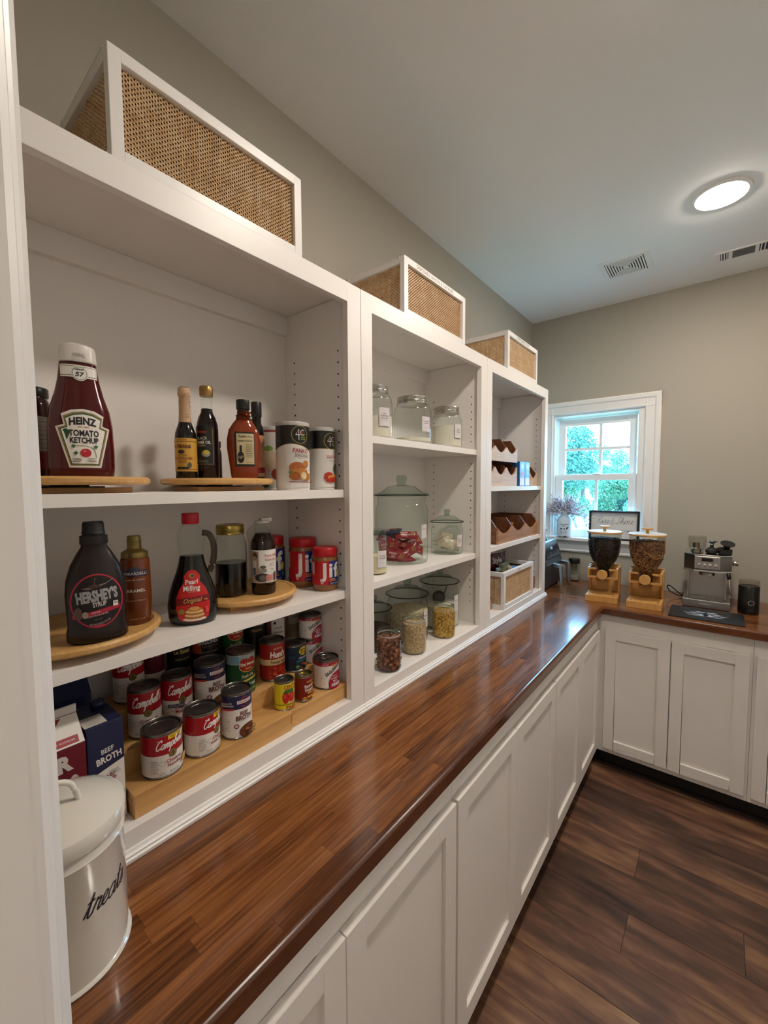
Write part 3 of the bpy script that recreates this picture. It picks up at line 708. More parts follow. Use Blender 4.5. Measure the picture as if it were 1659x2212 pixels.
def dark_red(A, r, h): A.band(r, h*.4, h-.0055, ink('#5d0d20')); A.text('CHILI', 0, h*.8, .009, ink('#b07a84'), .022, .02)
def lesueur(A, r, h): A.band(r, .006, h-.0055, ink('#101010')); A.text('Le Sueur', .004, h*.80, .010, ink('#c9b25a'), .038, .03); A.text('whole carrots', .004, h*.62, .0055, ink('#a89a6a'), .034); [A.ell(-.012+.01*i, h*.35, .006, .004, ink('#b5642a')) for i in range(4)]
def seasoned(A, r, h):
    A.band(r, .006, h-.0055, ink('#161012')); A.poly([(-.04, h*.5), (-.012, h*.5), (-.02, h*.95), (-.04, h*.95)], ink('#b0481c')); A.rect(-.02, h*.87, .026, h*.95, ink('#c9942a'))
    A.text('Glory', .006, h*.91, .010, ink('#2a2430'), .04, .03); A.text('SEASONED', .004, h*.74, .0105, ink('#c7c3c6'), .052, .02, 0, 3); A.text('SOUTHERN STYLE', .006, h*.64, .004, ink('#8a6a70'), .036); A.text('COUNTRY GREENS', .006, h*.52, .005, ink('#8f8b8e'), .044)
def manwich(A, r, h): A.band(r, .006, h-.0055, ink('#15100f')); A.text('MANWICH', .004, h*.80, .015, ink('#ded8d0'), .048, .05); A.text('ORIGINAL', .006, h*.63, .007, ink('#b08a4a'), .032, .02)
S1, S2, S3 = Z0+.0452, Z0+.0902, Z0+.1352; D1, D2, D3 = S1-.003, S2-.003, S3-.003
can('red and white chicken noodle soup can with yellow strip, front left on the riser', -.0565, .250, .0375, .090, 4, camp(['Chicken', 'Noodle'], '25% BIGGER'), S1)
can('red and white chicken with rice soup can with yellow strip, second in the front row', -.0565, .333, .037, .092, 22, camp(['Chicken', 'with Rice'], '20% BIGGER'), S1)
can('navy and white beef broth can showing the bowl picture, front row', -.0505, .413, .0335, .105, -8, broth, S1)
can('small yellow tomato paste can with two red tomatoes', -.058, .553, .0255, .076, -14, cento, D1)
can('small dark red bean can with gold rim beside the yellow can', -.053, .613, .0238, .070, -8, beanee, D1, tab=True, top=mat('#a8924a', .3, 1.))
can('single white and red condensed milk can at the right end of the front row', -.0635, .706, .0362, .082, -27, eagle, D1, tab=True, top=mat('#7d7a76', .3, 1.))
can('red and white soup can with medallion, left in the middle row', -.138, .252, .0322, .103, -14, camp(['Cream of', 'Chicken']), S2)
can('red and white soup can with small navy strip, in the middle row', -.138, .320, .0320, .103, -8, camp(['Cream of', 'Mushroom'], sub='GREAT FOR COOKING'), S2)
can('navy and white beef broth can standing behind in the middle row', -.138, .398, .0355, .108, -8, broth, S2)
can('green and silver peas can with red heart badge, middle row', -.138, .480, .0355, .109, -10, delmonte, S2)
can('red tomato sauce can with cream band in the middle row', -.146, .5825, .0342, .106, -14, hunts, D2)
can('dark blue chili beans can with yellow badge, middle row', -.143, .6545, .0350, .078, -10, bush, D2)
can('lower white and red condensed milk can of the stack of two', -.150, .7245, .0338, .070, -27, eagle, D2)
can('upper white and red condensed milk can of the stack of two', -.150, .7240, .0338, .070, -27, eagle, D2+.0703)
can('red and white soup can at the back left of the riser', -.225, .254, .0315, .112, -8, camp(['Tomato']), S3)
can('narrow dark red can half hidden in the back row', -.238, .312, .0250, .104, -10, dark_red, S3)
can('black carrot can with gold lettering in the back row', -.222, .366, .0270, .100, -16, lesueur, S3)
can('black and orange seasoned greens can in the back row', -.222, .434, .0370, .118, -22, seasoned, S3)
can('green peas can with red badge, half seen in the back row', -.225, .508, .0335, .120, -16, delmonte, S3)
can('black sandwich sauce can with white lettering in the back row', -.232, .582, .0320, .118, -24, manwich, D3)
def jar_plain(label, x, y, z, r, h, body, lidm, art=None, rz=0, name='food_jar', group=None, cat='jar', lidh=.016, neck=.86):
    t = thing(name, label, cat, (x, y, z), rz, group)
    lathe('jar_body', [(r*.9, 0), (r, .004), (r, h-lidh-.016), (r*.96, h-lidh-.009), (r*neck, h-lidh-.003), (r*neck, h-lidh)], body, t, 40)
    lathe('lid', [(r*.93, h-lidh), (r*.95, h-lidh+.002), (r*.95, h-.002), (r*.92, h)], lidm, t, 40)
    if art:
        A = Art(); art(A, r, h); A.build('label', t, mcyl(r), PI*r/18, uclip=PI*r-1e-5)
    return t
jar_plain('pink fruit jar with white label at the back of the riser', -.228, .656, D3, .0325, .145, mat('#8a5a52', .15), mat('#c9c2ba', .3), lambda A, r, h: (A.rect(-.02, h*.2, .02, h*.62, IW), A.ell(-.010, h*.54, .004, .004, IK), A.text('SPICED', 0, h*.44, .005, IK, .022), A.text('PEACHES', 0, h*.35, .005, IK, .026)), -22)
jar_plain('tall pale jar in the back corner beside the stacked milk cans', -.232, .723, D3, .0265, .125, mat('#8f7f60', .12), mat('#9a958c', .3), lambda A, r, h: (A.rect(-.02, h*.45, .02, h*.8, ink('#a39c90')), A.text('FLAKES', 0, h*.62, .005, IK, .022)), -22)

# cartons left of the riser
def carton(label, x0, x1, y0, y1, h, basecol, art, gable=False, name='carton'):
    t = thing(name, label, 'carton', (x1, (y0+y1)/2, Z0)); w = (y1-y0)/2; D = x0-x1
    if gable:
        m = MB(); m.box((D, -w, 0), (0, w, h*.82)); m.prism([(D, h*.82), (0, h*.82), (D*.5+.003, h), (D*.5-.003, h)], -w, w, 'y'); m.build('carton_body', basecol, t, .001)
        box('top_fin', (D*.5-.002, -w, h), (D*.5+.002, w, h+.014), ink('#d9d3cc'), t)
    else: box('carton_body', (D, -w, 0), (0, w, h), basecol, t, .0015)
    A = Art(); art(A, w, h); A.build('front_print', t, mflat(0), base=.0004); return t
def broth_carton(A, w, h):
    A.poly([(-w+.001, .001), (w-.001, .001), (w-.001, h*.60), (-w+.001, h*.52)], IW)
    A.text('BEEF', .002, h*.735, .0088, ink('#e8e2da'), .020, .02, 0, 6); A.text('BROTH', .004, h*.655, .0115, ink('#e8e2da'), .040, .035, 0, 6)
    A.text('100%', -.002, h*.46, .0135, ink('#7a2030'), .031, .005, 0, 5); A.text('NATURAL', .0, h*.375, .0092, ink('#7a2030'), .034, .005, 0, 5); A.rect(-.018, h*.335, .016, h*.34, ink('#7a2030'))
    A.text('MSG FREE', .004, h*.285, .0075, ink('#7a2030'), .03, .0, 0, 5); A.text('No Fat', .002, h*.2, .009, ink('#5a5450'), .028, .0, 0, 5); small_print(A, .012, h*.52, 3, .018)
bc = carton('navy and white beef broth carton standing left of the riser', -.146, -.044, .121, .1785, .190, IN, broth_carton)
A = Art(); A.rect(-.038, .058, -.003, .098, ink('#cfc8be')); small_print(A, -.020, .088, 6, .022, lh=.005); A.build('top_label', bc, lambda u, v, o: (-.101+v-.0, u-.0+.008, .190+o), base=.0004)
m_ = MB(); m_.lathe([(.012, .1905), (.012, .200), (.010, .202)], 20, cx=-.075, cy=.012); m_.build('screw_cap', IN, bc)
def red_carton(A, w, h):
    A.text('Co.', -.008, h*.80, .004, ink('#c98a90'), .012); A.text('R', .006, h*.70, .026, ink('#d8cfc8'), .022, .06, 0, 4)
    for u in (.006, .024): A.ell(u-.006, h*.52, .007, .014, ink('#cbc3b4'), 16)
    A.ell(.008, h*.44, .017, .018, ink('#c4bcae'), 20)
rc = carton('dark red gabled carton at the far left beside the door casing', -.130, -.040, .046, .1185, .212, ink('#6f1023'), red_carton, True)
A = Art(); w_ = .0355; sl = lambda u, v, o: (-.042*v+o*.7, u, .1742+v*.0375+o*.7)
A.rect(-w_, .01, w_, .99, IW); A.rect(-w_, .06, w_*.8, .30, ink('#9c1a2c')); A.text('REDUCED SODIUM', -.002, .18, .055, ink('#d8c8c4'), .050); A.poly([(-.02, .4), (-.012, .4), (.012, .95), (.002, .95)], ink('#8a1a2a')); A.build('roof_print', rc, sl, base=.0006)
carton('tall navy carton behind the beef broth carton', -.27, -.19, .105, .172, .235, IN, lambda A, w, h: A.text('BROTH', 0, h*.7, .01, ink('#8b93b4'), .04), True)

# ============================================================ BOTTLES
def oval_bottle(name, label, x, y, z, rz, prof, ratio, m, cat='bottle', group=None):
    t = thing(name, label, cat, (x, y, z), rz, group)
    o = MB().lathe(prof, 40, ratio, 1).build('bottle_body', m, t); sharp(o, 50); return t
# ketchup
kp = [(.043, 0), (.048, .004), (.050, .02), (.0502, .05), (.049, .094), (.0455, .121), (.037, .149), (.0315, .174), (.028, .200), (.0275, .205)]
KR = ink('#4d0a0e', .12)
kt = oval_bottle('ketchup_bottle', 'large dark red ketchup bottle with white cap on the upper turntable', -.113, .156, Z1+.0267, -10, kp, .62, KR)
lathe('cap', [(.0270, .2055), (.0285, .207), (.0275, .226), (.0255, .235), (.018, .239), (.0005, .240)], ink('#ddd6cf', .3), kt, 40, sx=.75)
A = Art(); g_ = [IW, ink('#8f7a4a'), ink('#1f5130'), ink('#efeae2')]
ks = [(-.022, .021), (.022, .021), (.0375, .088), (.0265, .092), (.0295, .109), (.016, .116), (0, .1185), (-.016, .116), (-.0295, .109), (-.0265, .092), (-.0375, .088)]
cx_, cy_ = 0, .062
for q, m_i in ((1.06, 0), (.98, 1), (.90, 2), (.86, 3)):
    A.poly([(cx_+(u-cx_)*q+.001, cy_+(v-cy_)*(q if q > .95 else q+.03)) for u, v in ks], g_[m_i])
A.text('HEINZ', 0, .1005, .0125, ink('#15131c'), .040, .045, arc=7); A.text('EST 1869', .001, .0900, .0024, IR, .016)
A.text('TOMATO', .001, .0790, .0108, ink('#15131c'), .044, .03); A.text('KETCHUP', .001, .0665, .0100, ink('#15131c'), .042, .03)
A.stroke([(-.016, .056), (-.006, .057), (.006, .056), (.015, .050), (.018, .036)], .0008, ink('#2f6b34')); A.n += 1
A.ell(.002, .0445, .0082, .0074, ink('#b5202a')); A.ell(.0005, .0475, .0024, .0018, ink('#e0666a'), 10)
for u, v in ((-.016, .056), (-.013, .044), (.017, .056)): A.poly([(u-.003, v), (u, v+.003), (u+.004, v+.001), (u+.001, v-.004)], ink('#2a6a35'))
small_print(A, -.011, .0345, 4, .014, ink('#6a645e'), .002); small_print(A, .011, .0345, 3, .013, ink('#6a645e'), .0025)
bfun = lambda v: interp(kp, v)
A.build('front_label', kt, mfront(lambda v: .62*bfun(v), bfun), .008, .02)
A = Art(); 
A.rect(-.029, .178, .029, .200, IW); A.rect(-.029, .1805, .029, .1815, IK); A.rect(-.029, .197, .029, .1978, ink('#6a7a5a')); A.ell(.0, .185, .0125, .013, IW); A.ring(0, .185, .0112, .0117, .0008, ink('#3a5a44')); A.text('57', 0, .1835, .0075, IK, .012, .03, .2); A.text('HEINZ', 0, .192, .003, IK, .013, .02)
A.build('neck_label', kt, mfront(lambda v: .62*bfun(v), lambda v: bfun(v)*1.001), .004, .008, uclip=.0268)
A = Art(); A.text('HEINZ', 0, 0, .006, ink('#a59d9c'), .018, .02); A.build('cap_mark', kt, lambda u, v, o: (.0206*math.sqrt(max(0, 1-(u/.0275)**2))+.0006+o, u, .217+v), .006)
# sauce jar
jar_plain('dark red sauce jar with green lid half hidden at the far left', -.200, .098, Z1+.0267, .0345, .166, ink('#3a0b0e', .15), ink('#2b2c20', .35), lambda A, r, h: (A.rect(-.03, h*.1, .03, h*.68, ink('#8d8580')), A.rect(.0, h*.1, .03, h*.3, ink('#6a1218')), small_print(A, .012, h*.62, 8, .026, ink('#5b5450'), .008)), 10)
# worcestershire
def round_bottle(name, label, x, y, z, rz, prof, m, n=36):
    t = thing(name, label, 'bottle', (x, y, z), rz); lathe('bottle_body', prof, m, t, n); return t
wp = [(.020, 0), (.0225, .004), (.0225, .095), (.0215, .105), (.017, .118), (.0125, .130), (.0112, .145), (.0108, .185)]
t = round_bottle('sauce_bottle', 'slim dark sauce bottle with paper wrapped neck and yellow label', -.155, .368, Z1+.0267, -46, wp, ink('#120d0b', .12))
lathe('paper_wrap', [(.0137, .1285), (.0122, .145), (.0116, .186), (.0136, .1885), (.0138, .192), (.0128, .2035), (.0118, .2055)], ink('#c8a583', .7), t, 24)
lathe('stopper', [(.0095, .2055), (.0095, .2075), (.0005, .208)], ink('#5a4030', .6), t, 20)
A = Art(); A.band(.0225, .018, .092, ink('#c99a3a')); A.band(.0225, .022, .0235, ink('#8a3a1c')); A.band(.0225, .084, .0852, ink('#4a2614'))
A.text('& PERRINS', .0, .0735, .0078, ink('#54101a'), .036, .03); A.ell(-.002, .0615, .007, .0045, ink('#3b2a1c')); A.text('The Original', 0, .0545, .003, ink('#5a2a1c'), .02); A.text('WORCESTERSHIRE', .0, .047, .0055, ink('#7a1c1c'), .040, .01); A.text('SAUCE', 0, .0395, .0055, ink('#7a1c1c'), .017, .01)
A.text('ALL NATURAL', 0, .0885, .0022, ink('#6a4a1c'), .022); A.rect(-.012, .0235, .012, .028, ink('#241a14')); A.ell(.014, .032, .004, .006, ink('#4a4a3a'))
A.build('label', t, mcyl(.0225), PI*.0225/18, uclip=PI*.0225-1e-5)
r_ = random.Random(3); A = Art()
for k in range(12): 
    u, v = r_.uniform(-.03, .03), r_.uniform(.136, .2)
    A.stroke([(u-.004, v-.002), (u-.001, v), (u, v-.0015), (u+.004, v+.002)], .0006, ink('#4a2c1c'), False)
A.build('neck_script', t, lambda u, v, o: ((interp([(.0137, .1285), (.0122, .145), (.0116, .186), (.0138, .189), (.0138, .192), (.0128, .2036)], v)+o)*math.cos(u/.0125), (interp([(.0137, .1285), (.0122, .145), (.0116, .186), (.0138, .189), (.0138, .192), (.0128, .2036)], v)+o)*math.sin(u/.0125), v), .002, base=.0004)
# sesame oil
sp = [(.022, 0), (.0243, .004), (.0243, .115), (.0235, .128), (.019, .145), (.0135, .156), (.0125, .165)]
t = round_bottle('oil_bottle', 'dark sesame oil bottle with gold cap and black label', -.150, .418, Z1+.0267, -58, sp, ink('#150b0c', .08))
lathe('neck', [(.0125, .165), (.012, .190), (.0125, .196)], GLASS, t, 24)
lathe('cap', [(.0145, .194), (.015, .196), (.015, .2145), (.0135, .217)], mat('#9c7c48', .35, .7), t, 28)
A = Art(); A.rect(-.024, .035, .024, .118, ink('#b99a44')); A.rect(-.0232, .0358, .0232, .1172, ink('#0e1210')); A.ell(0, .117, .0232, .008, ink('#0e1210')); A.text('Kadoya', -.002, .110, .006, ink('#c0341c'), .024, .03, .2)
A.text('BLACK', .0, .095, .0068, ink('#cfcac0'), .023, .01); A.text('SESAME OIL', .0, .0855, .0072, ink('#e4dfd4'), .038, .02); A.rect(-.012, .0765, .008, .080, ink('#7a756a'))
A.ell(.008, .060, .009, .008, ink('#8a8a84')); A.ell(.009, .0625, .006, .0055, ink('#c9b83a')); small_print(A, 0, .044, 2, .03, ink('#8a857a'))
A.build('label', t, mcyl(.0243), PI*.0243/18)
jar_plain('small black jar with red label behind the oil bottle', -.232, .475, Z1+.0267, .022, .10, ink('#14100f', .2), ink('#4d1014', .3), lambda A, r, h: (A.rect(-.02, h*.15, .02, h*.75, ink('#3a1416')), small_print(A, 0, h*.6, 5, .03, ink('#9a8a7a'), .008)), -30)
# barbecue flask
fp = [(.026, 0), (.030, .004), (.033, .03), (.0385, .075), (.0385, .095), (.034, .118), (.024, .134), (.0165, .143), (.0155, .150), (.0175, .1515), (.014, .154), (.0128, .168)]
t = oval_bottle('barbecue_bottle', 'flask shaped red brown barbecue sauce bottle with black cap', -.100, .482, Z1+.0267, -30, fp, .58, ink('#85361a', .1))
lathe('neck_glass', [(.0170, .1435), (.016, .150), (.0180, .1515), (.0145, .1545), (.0133, .168)], glass('amber_neck', '#c09a60', '#70461e'), t, 24, sx=.9)
lathe('cap', [(.0150, .1665), (.0155, .168), (.0155, .186), (.0145, .189)], ink('#0f0e0d', .35), t, 28)
m_ = MB(); m_.tube([(0, .019+.0075*math.cos(a*PI/6), .152+.009*math.sin(a*PI/6)) for a in range(12)], .0022, 8, True); m_.build('ring_handle', glass('amber_neck'), t)
A = Art(); fb = lambda v: interp(fp, v); A.rect(-.0215, .031, .0235, .112, ink('#171310')); A.rect(-.0175, .036, .022, .108, ink('#cdbd92'))
A.script('Hunter', -.006, .1005, .0042, .0007, IK, .3, 0, .018); A.script('Pride', .0125, .1005, .004, .0007, IK, .3, 0, .012) if False else A.text("s Pride", .012, .1005, .0048, IK, .014, .0, .3)
A.text('BARBECUE SAUCE', .002, .0905, .0034, IK, .032, .015); A.ell(-.0085, .052, .0078, .0135, IK); A.rect(-.011, .064, -.006, .080, IK); A.text('HP', -.0085, .052, .008, ink('#cdbd92'), .011, .0, .3)
small_print(A, .012, .082, 8, .018, ink('#6a5f4a'), .0042); small_print(A, .012, .040, 1, .018, ink('#6a5f4a'))
A.build('label', t, mfront(lambda v: .58*fb(v), lambda v: fb(v)+.0005), .005, .012)
t = round_bottle('spice_bottle', 'black capped bottle with peach label behind the barbecue flask', -.150, .5535, Z1+.0267, -34, [(.0165, 0), (.0182, .003), (.0182, .120), (.0165, .135), (.0115, .146), (.0115, .165)], ink('#1b1210', .12))
lathe('cap', [(.0128, .163), (.0134, .165), (.0134, .199), (.0122, .201)], ink('#100f0f', .4), t, 28)
A = Art(); A.band(.0182, .03, .115, ink('#c9936c')); A.band(.0182, .018, .032, ink('#9c1a1c')); A.band(.0182, .008, .018, ink('#c8a27e')); small_print(A, .0, .1, 10, .02, ink('#6a3a2a'), .006); A.build('label', t, mcyl(.0182), PI*.0182/16, uclip=PI*.0182-1e-5)
# breadcrumb canisters
def canister(label, x, y, r, h, rz, art, z=Z1):
    t = thing('breadcrumb_canister', label, 'canister', (x, y, z), rz, 'cardboard breadcrumb canisters')
    lathe('tube', [(r-.001, 0), (r, .0015), (r-.0006, .004), (r-.0006, h-.009)], IW, t, 44)
    lathe('lid', [(r+.0004, h-.010), (r+.0008, h-.002), (r-.0005, h), (r-.002, h-.001), (r-.0025, h-.003), (.0004, h-.003)], ink('#b9b5b0', .4), t, 44, cap0=False)
    A = Art(); art(A, r, h); A.build('label', t, mcyl(r-.0006), PI*r/22, uclip=PI*r-1e-5)
def badge(A, u, v, q):
    A.ell(u, v, q, q, ink('#b59a4a'), 32); A.ell(u, v, q*.94, q*.94, ink('#0d0c0c'), 32)
    A.stroke([(u-.012, v-.001), (u-.004, v+.013), (u-.004, v-.014)], .0017, ink('#ddd8d2'), False, False); A.stroke([(u-.012, v-.001), (u+.0005, v-.001)], .0017, ink('#ddd8d2'), False, False)
    A.stroke([(u+.011, v+.010), (u+.006, v+.012), (u+.001, v+.007), (u+.002, v+.001), (u+.008, v-.001), (u+.0115, v+.002)], .0017, ink('#ddd8d2'), False); A.n += 1
    A.ell(u+.0065, v+.0055, .002, .003, ink('#a51c20'), 12); A.text('BREAD', u+.007, v-.0065, .0034, ink('#8aa83c'), .012, .02); A.text('CRUMBS', u+.007, v-.0115, .0034, ink('#8aa83c'), .013, .02)
def panko(A, r, h):
    A.band(r, h*.58, h-.010, ink('#12100f')); vs = [(-PI*r+1e-6, h*.60)] + [(-PI*r+k*PI*r/10, h*.60+.012*math.sin(k*.45-2.2)) for k in range(1, 20)] + [(PI*r-1e-6, h*.60), (PI*r-1e-6, .006), (-PI*r+1e-6, .006)]
    A.poly([(u, v+.0012) for u, v in vs], ink('#b59a4a')); A.poly(vs, ink('#ddd7d0'))
    badge(A, .0, h*.81, .0225); A.text('PANKO', .001, h*.575, .0115, ink('#a0161f'), .040, .01, 0, -3); A.text('SEASONED', .004, h*.505, .008, ink('#3b3633'), .038, .0, 0, -3); A.text('with Pecorino Cheese', .006, h*.465, .003, ink('#8a8580'), .03, 0, 0, -3)
    for u, v, a, b, c in ((-.010, .056, .019, .015, '#b0622a'), (-.004, .042, .024, .0145, '#c27a38'), (-.015, .035, .014, .010, '#a8581f'), (.013, .066, .0085, .009, '#bd7a3c'), (.017, .036, .011, .013, '#c47a34'), (.006, .036, .0085, .010, '#dcc18a'), (.008, .036, .006, .0075, '#eadbb4'), (.022, .047, .006, .005, '#efe9df')): A.ell(u, v, a, b, ink(c))
    r_ = random.Random(6)
    for k in range(60): A.ell(r_.uniform(-.026, .022), r_.uniform(.028, .066), .0012, .001, ink(r_.choice(['#d89a55', '#8c4418', '#e2b070'])), 6) if k % 2 else None
    A.poly([(-.028, .022), (.030, .020), (.030, .0185), (-.028, .0202)], ink('#9c1a24')); A.ell(-.024, .045, .005, .004, ink('#5c7a34'), 10)
def seas4c(A, r, h):
    A.band(r, h*.66, h-.010, ink('#12100f')); A.band(r, h*.652, h*.66, ink('#b59a4a')); A.band(r, .006, h*.652, ink('#ddd7d0'))
    badge(A, .0, h*.78, .0225); A.text('SEASONED', .004, h*.53, .0085, ink('#a8404a'), .040, .0); A.text('with Pecorino Cheese', .006, h*.465, .003, ink('#3b3633'), .03)
    for u, v, a, b, c in ((.018, .058, .012, .014, '#3e4a26'), (.022, .05, .010, .010, '#5a6a34'), (-.010, .040, .013, .008, '#c0301c'), (-.014, .032, .010, .006, '#a8281a'), (.006, .034, .020, .007, '#d8923c'), (.010, .028, .022, .007, '#c23a1c'), (-.004, .024, .016, .004, '#b0281a')): A.ell(u, v, a, b, ink(c))
def back4c(A, r, h):
    A.band(r, h-.016, h-.010, ink('#8a2a24')); A.band(r, .006, h-.016, ink('#cfc8c0')); A.ell(-.01, h*.65, .012, .008, ink('#7a9a4c')); A.ell(-.004, h*.45, .022, .03, ink('#c9b49a')); A.ell(.012, h*.25, .016, .016, ink('#8c2a1e')); A.ell(-.02, .012, .01, .006, ink('#4a6a34'))
    A.text('F', .02, h*.8, .01, IN, .008, .02)
canister('panko breadcrumb canister in front, black top and fried chicken picture', -.071, .606, .0425, .172, -12, panko)
canister('seasoned breadcrumb canister with tomato picture against the right side panel', -.084, .7195, .0372, .171, 2, seas4c)
canister('pale canister half hidden between the barbecue flask and the panko canister', -.206, .641, .0365, .176, -35, back4c)

# middle shelf
hp = [(.040, 0), (.0455, .005), (.0455, .02), (.043, .03), (.044, .055), (.0450, .085), (.043, .110), (.036, .135), (.026, .155), (.0195, .166), (.0185, .172)]
HB = ink('#1c0e0c', .3)
t = oval_bottle('chocolate_syrup_bottle', 'large dark brown chocolate syrup bottle with black cap and round red ringed label', -.055, .150, Z2+.0267, -14, hp, .55, HB)
lathe('cap', [(.0205, .171), (.021, .173), (.0205, .1855), (.0165, .187), (.0165, .1885), (.0180, .1895), (.0165, .193), (.016, .206), (.0145, .210)], ink('#181415', .4), t, 32, sx=.95)
hb = lambda v: interp(hp, v)
A = Art(); c_ = (0, .074)
A.ell(*c_, .0385, .047, ink('#b5203c'), 40); A.ell(*c_, .0362, .0445, ink('#130c0e'), 40)
A.poly([(-.0355, .045), (.031, .056), (.034, .064), (-.036, .052)][::1], ink('#b5203c')); A.text('GENUINE', -.003, .0545, .0028, ink('#e8c0c4'), .013, .01, 0, 8); A.text('CHOCOLATE FLAVOR', .0, .0495, .0028, ink('#e8c0c4'), .030, .01, 0, 8)
A.text("HERSHEY'S", .0, .0835, .0185, ink('#a5a2a3'), .060, .055, 0, 5); A.text('SYRUP', .003, .0685, .0085, ink('#cfcac8'), .020, .03, 0, 5)
A.text('NET WT 24 OZ (1 LB 8 OZ)', .003, .0345, .0030, ink('#b9b4b2'), .031, .01, 0, 12, -12); A.text('GMO FREE', 0, .0425, .002, ink('#8a8584'), .012, 0, 0, 6)
A.poly([(-.022, .097), (-.012, .095), (.004, .098), (.014, .104), (.004, .103), (-.010, .100)], ink('#7c6660')); A.ell(-.004, .100, .009, .0035, ink('#4a2f28')); A.stroke([(-.002, .115), (-.003, .108), (-.003, .102)], .0018, ink('#5a3f38'), False); A.stroke([(.010, .102), (.024, .110)], .0012, ink('#8c807c'), False)
A.ell(-.0275, .055, .006, .011, ink('#5c4740'), 16); A.ell(-.018, .052, .0045, .006, ink('#9c8f80'), 14); A.rect(.0225, .0615, .030, .0705, IW); A.text('45', .0262, .0675, .003, IK, .005)
A.build('round_label', t, mfront(lambda v: .55*hb(v), lambda v: hb(v)+.0002), .0075, .012)
cp = [(.025, 0), (.027, .003), (.0275, .06), (.0265, .118), (.0255, .128), (.022, .131)]
t = round_bottle('caramel_bottle', 'amber caramel sauce bottle with stepped gold cap', -.107, .2335, Z2+.0267, -26, cp, mat('#6b3314', .22, coat=.2))
lathe('cap', [(.0235, .1305), (.024, .132), (.0235, .141), (.015, .146), (.0128, .148), (.0122, .160), (.0132, .163), (.0120, .166), (.0118, .172), (.010, .1735)], mat('#98844e', .35, .6), t, 32)
A = Art(); A.rect(-.026, .096, .026, .107, IN); A.text('GHIRARDELLI', 0, .1015, .006, ink('#ccc6ba'), .046, .015); A.ell(0, .110, .011, .0045, ink('#3c3b48')); A.text('PREMIUM SAUCE', 0, .089, .0028, ink('#c9a27c'), .036); A.text('CARAMEL', .0, .068, .0062, ink('#ded3c4'), .038, .01); A.text('Caramel Sauce', .002, .049, .0032, ink('#c9a27c'), .034, 0, .3); A.text('NET WT 17 OZ', .004, .012, .0025, ink('#c9a27c'), .026)
A.build('label', t, lambda u, v, o: ((interp(cp, v)+o)*math.cos(u/.027), (interp(cp, v)+o)*math.sin(u/.027), v), PI*.027/18)
# black caddy box at the far left
t = thing('black_box', 'black box with grey edge at the far left of the middle shelf', 'box', (-.185, .073, Z2+.0267))
box('box_body', (-.03, -.028, 0), (.03, .028, .098), ink('#131318', .35), t, .003); box('side_strip', (.0303, -.020, .01), (.031, -.010, .085), ink('#4a4853', .4), t)
# pearl milling syrup
pp = [(.036, 0), (.045, .004), (.0495, .018), (.0505, .04), (.047, .066), (.040, .090), (.032, .112), (.0265, .132), (.0235, .148)]
pg = [(.0235, .148), (.0245, .160), (.0275, .178), (.0270, .195), (.020, .208), (.0150, .213), (.0150, .218)]
t = oval_bottle('pancake_syrup_bottle', 'pancake syrup bottle with red cap, clear handle and red label, on the bare shelf', -.092, .341, Z2, -28, pp, .62, ink('#0d0a09', .1))
o = MB().lathe(pg, 36, .7, 1, cap0=False).build('clear_neck', GLASS, t); sharp(o, 60)
lathe('cap', [(.0165, .2165), (.0175, .218), (.0175, .2375), (.0165, .2395)], ink('#c0142c', .35), t, 32)
m_ = MB(); m_.tube(catmull([(0, .022, .196), (0, .036, .192), (0, .0445, .172), (0, .045, .145), (0, .040, .122), (0, .034, .110)], 4), .0068, 10); m_.build('handle', glass('handle_plastic', '#b3a99d', '#6f665c', .1), t)
pb = lambda v: interp(pp, v); A = Art(); RED = ink('#c51a1c')
ol = [(-.028, .018), (-.022, .012), (0, .009), (.024, .012), (.030, .018), (.034, .040), (.033, .060), (.026, .080), (.015, .095), (.0155, .107), (.008, .117), (0, .119), (-.008, .117), (-.0155, .107), (-.015, .095), (-.026, .078), (-.032, .058), (-.032, .036)]
A.poly(ol, RED); A.poly([(-.0322, .045), (.0338, .052), (.0328, .066), (-.0322, .060)], ink('#7c0f14'))
A.text('Pearl', -.001, .0945, .0098, ink('#f2e8df'), .024, .02, .08, 3); A.text('Milling', -.001, .0815, .0110, ink('#f2e8df'), .033, .02, .08, 3); A.text('COMPANY', .0, .0735, .0028, ink('#e8a8a0'), .018, 0, 0, 3); A.text('Original', .0, .0560, .0098, ink('#dcb85c'), .035, .0, .35, 4)
A.ell(0, .107, .006, .005, ink('#a8802c'), 14); A.ell(.001, .107, .0035, .003, ink('#5a1c10'), 12); A.ell(-.022, .033, .006, .0055, ink('#8f8030'))
for v, w, c in ((.0155, .023, '#efe3cc'), (.020, .020, '#a8602c'), (.0245, .0195, '#e3bb80'), (.0285, .018, '#b5702f'), (.0325, .0175, '#e6c48c'), (.0365, .015, '#c47f3a'), (.039, .010, '#dba45a')): A.ell(.003, v, w, .0042, ink(c))
A.rect(.0245, .028, .0305, .040, ink('#d84a42')); A.text('Syrup', .026, .0565, .003, ink('#dcb85c'), .006)
A.build('label', t, mfront(lambda v: .62*pb(v), lambda v: pb(v)+.0003), .0075, .012)
# gold lidded jar
t = thing('syrup_jar', 'glass jar with gold screw lid half full of black syrup', 'jar', (-.148, .468, Z2+.0267))
lathe('glass_body', [(.034, 0), (.0375, .004), (.0378, .118), (.036, .132), (.0315, .145), (.0305, .162)], GLASSG, t, 12, cap1=False, smooth=False)
lathe('syrup', [(.0335, .002), (.0368, .006), (.0370, .082)], ink('#060505', .15), t, 36)
lathe('lid', [(.0325, .152), (.0335, .1535), (.0325, .157), (.0335, .160), (.033, .173), (.0315, .1755), (.028, .1745), (.0005, .1745)], mat('#a08c48', .28, 1.), t, 40)
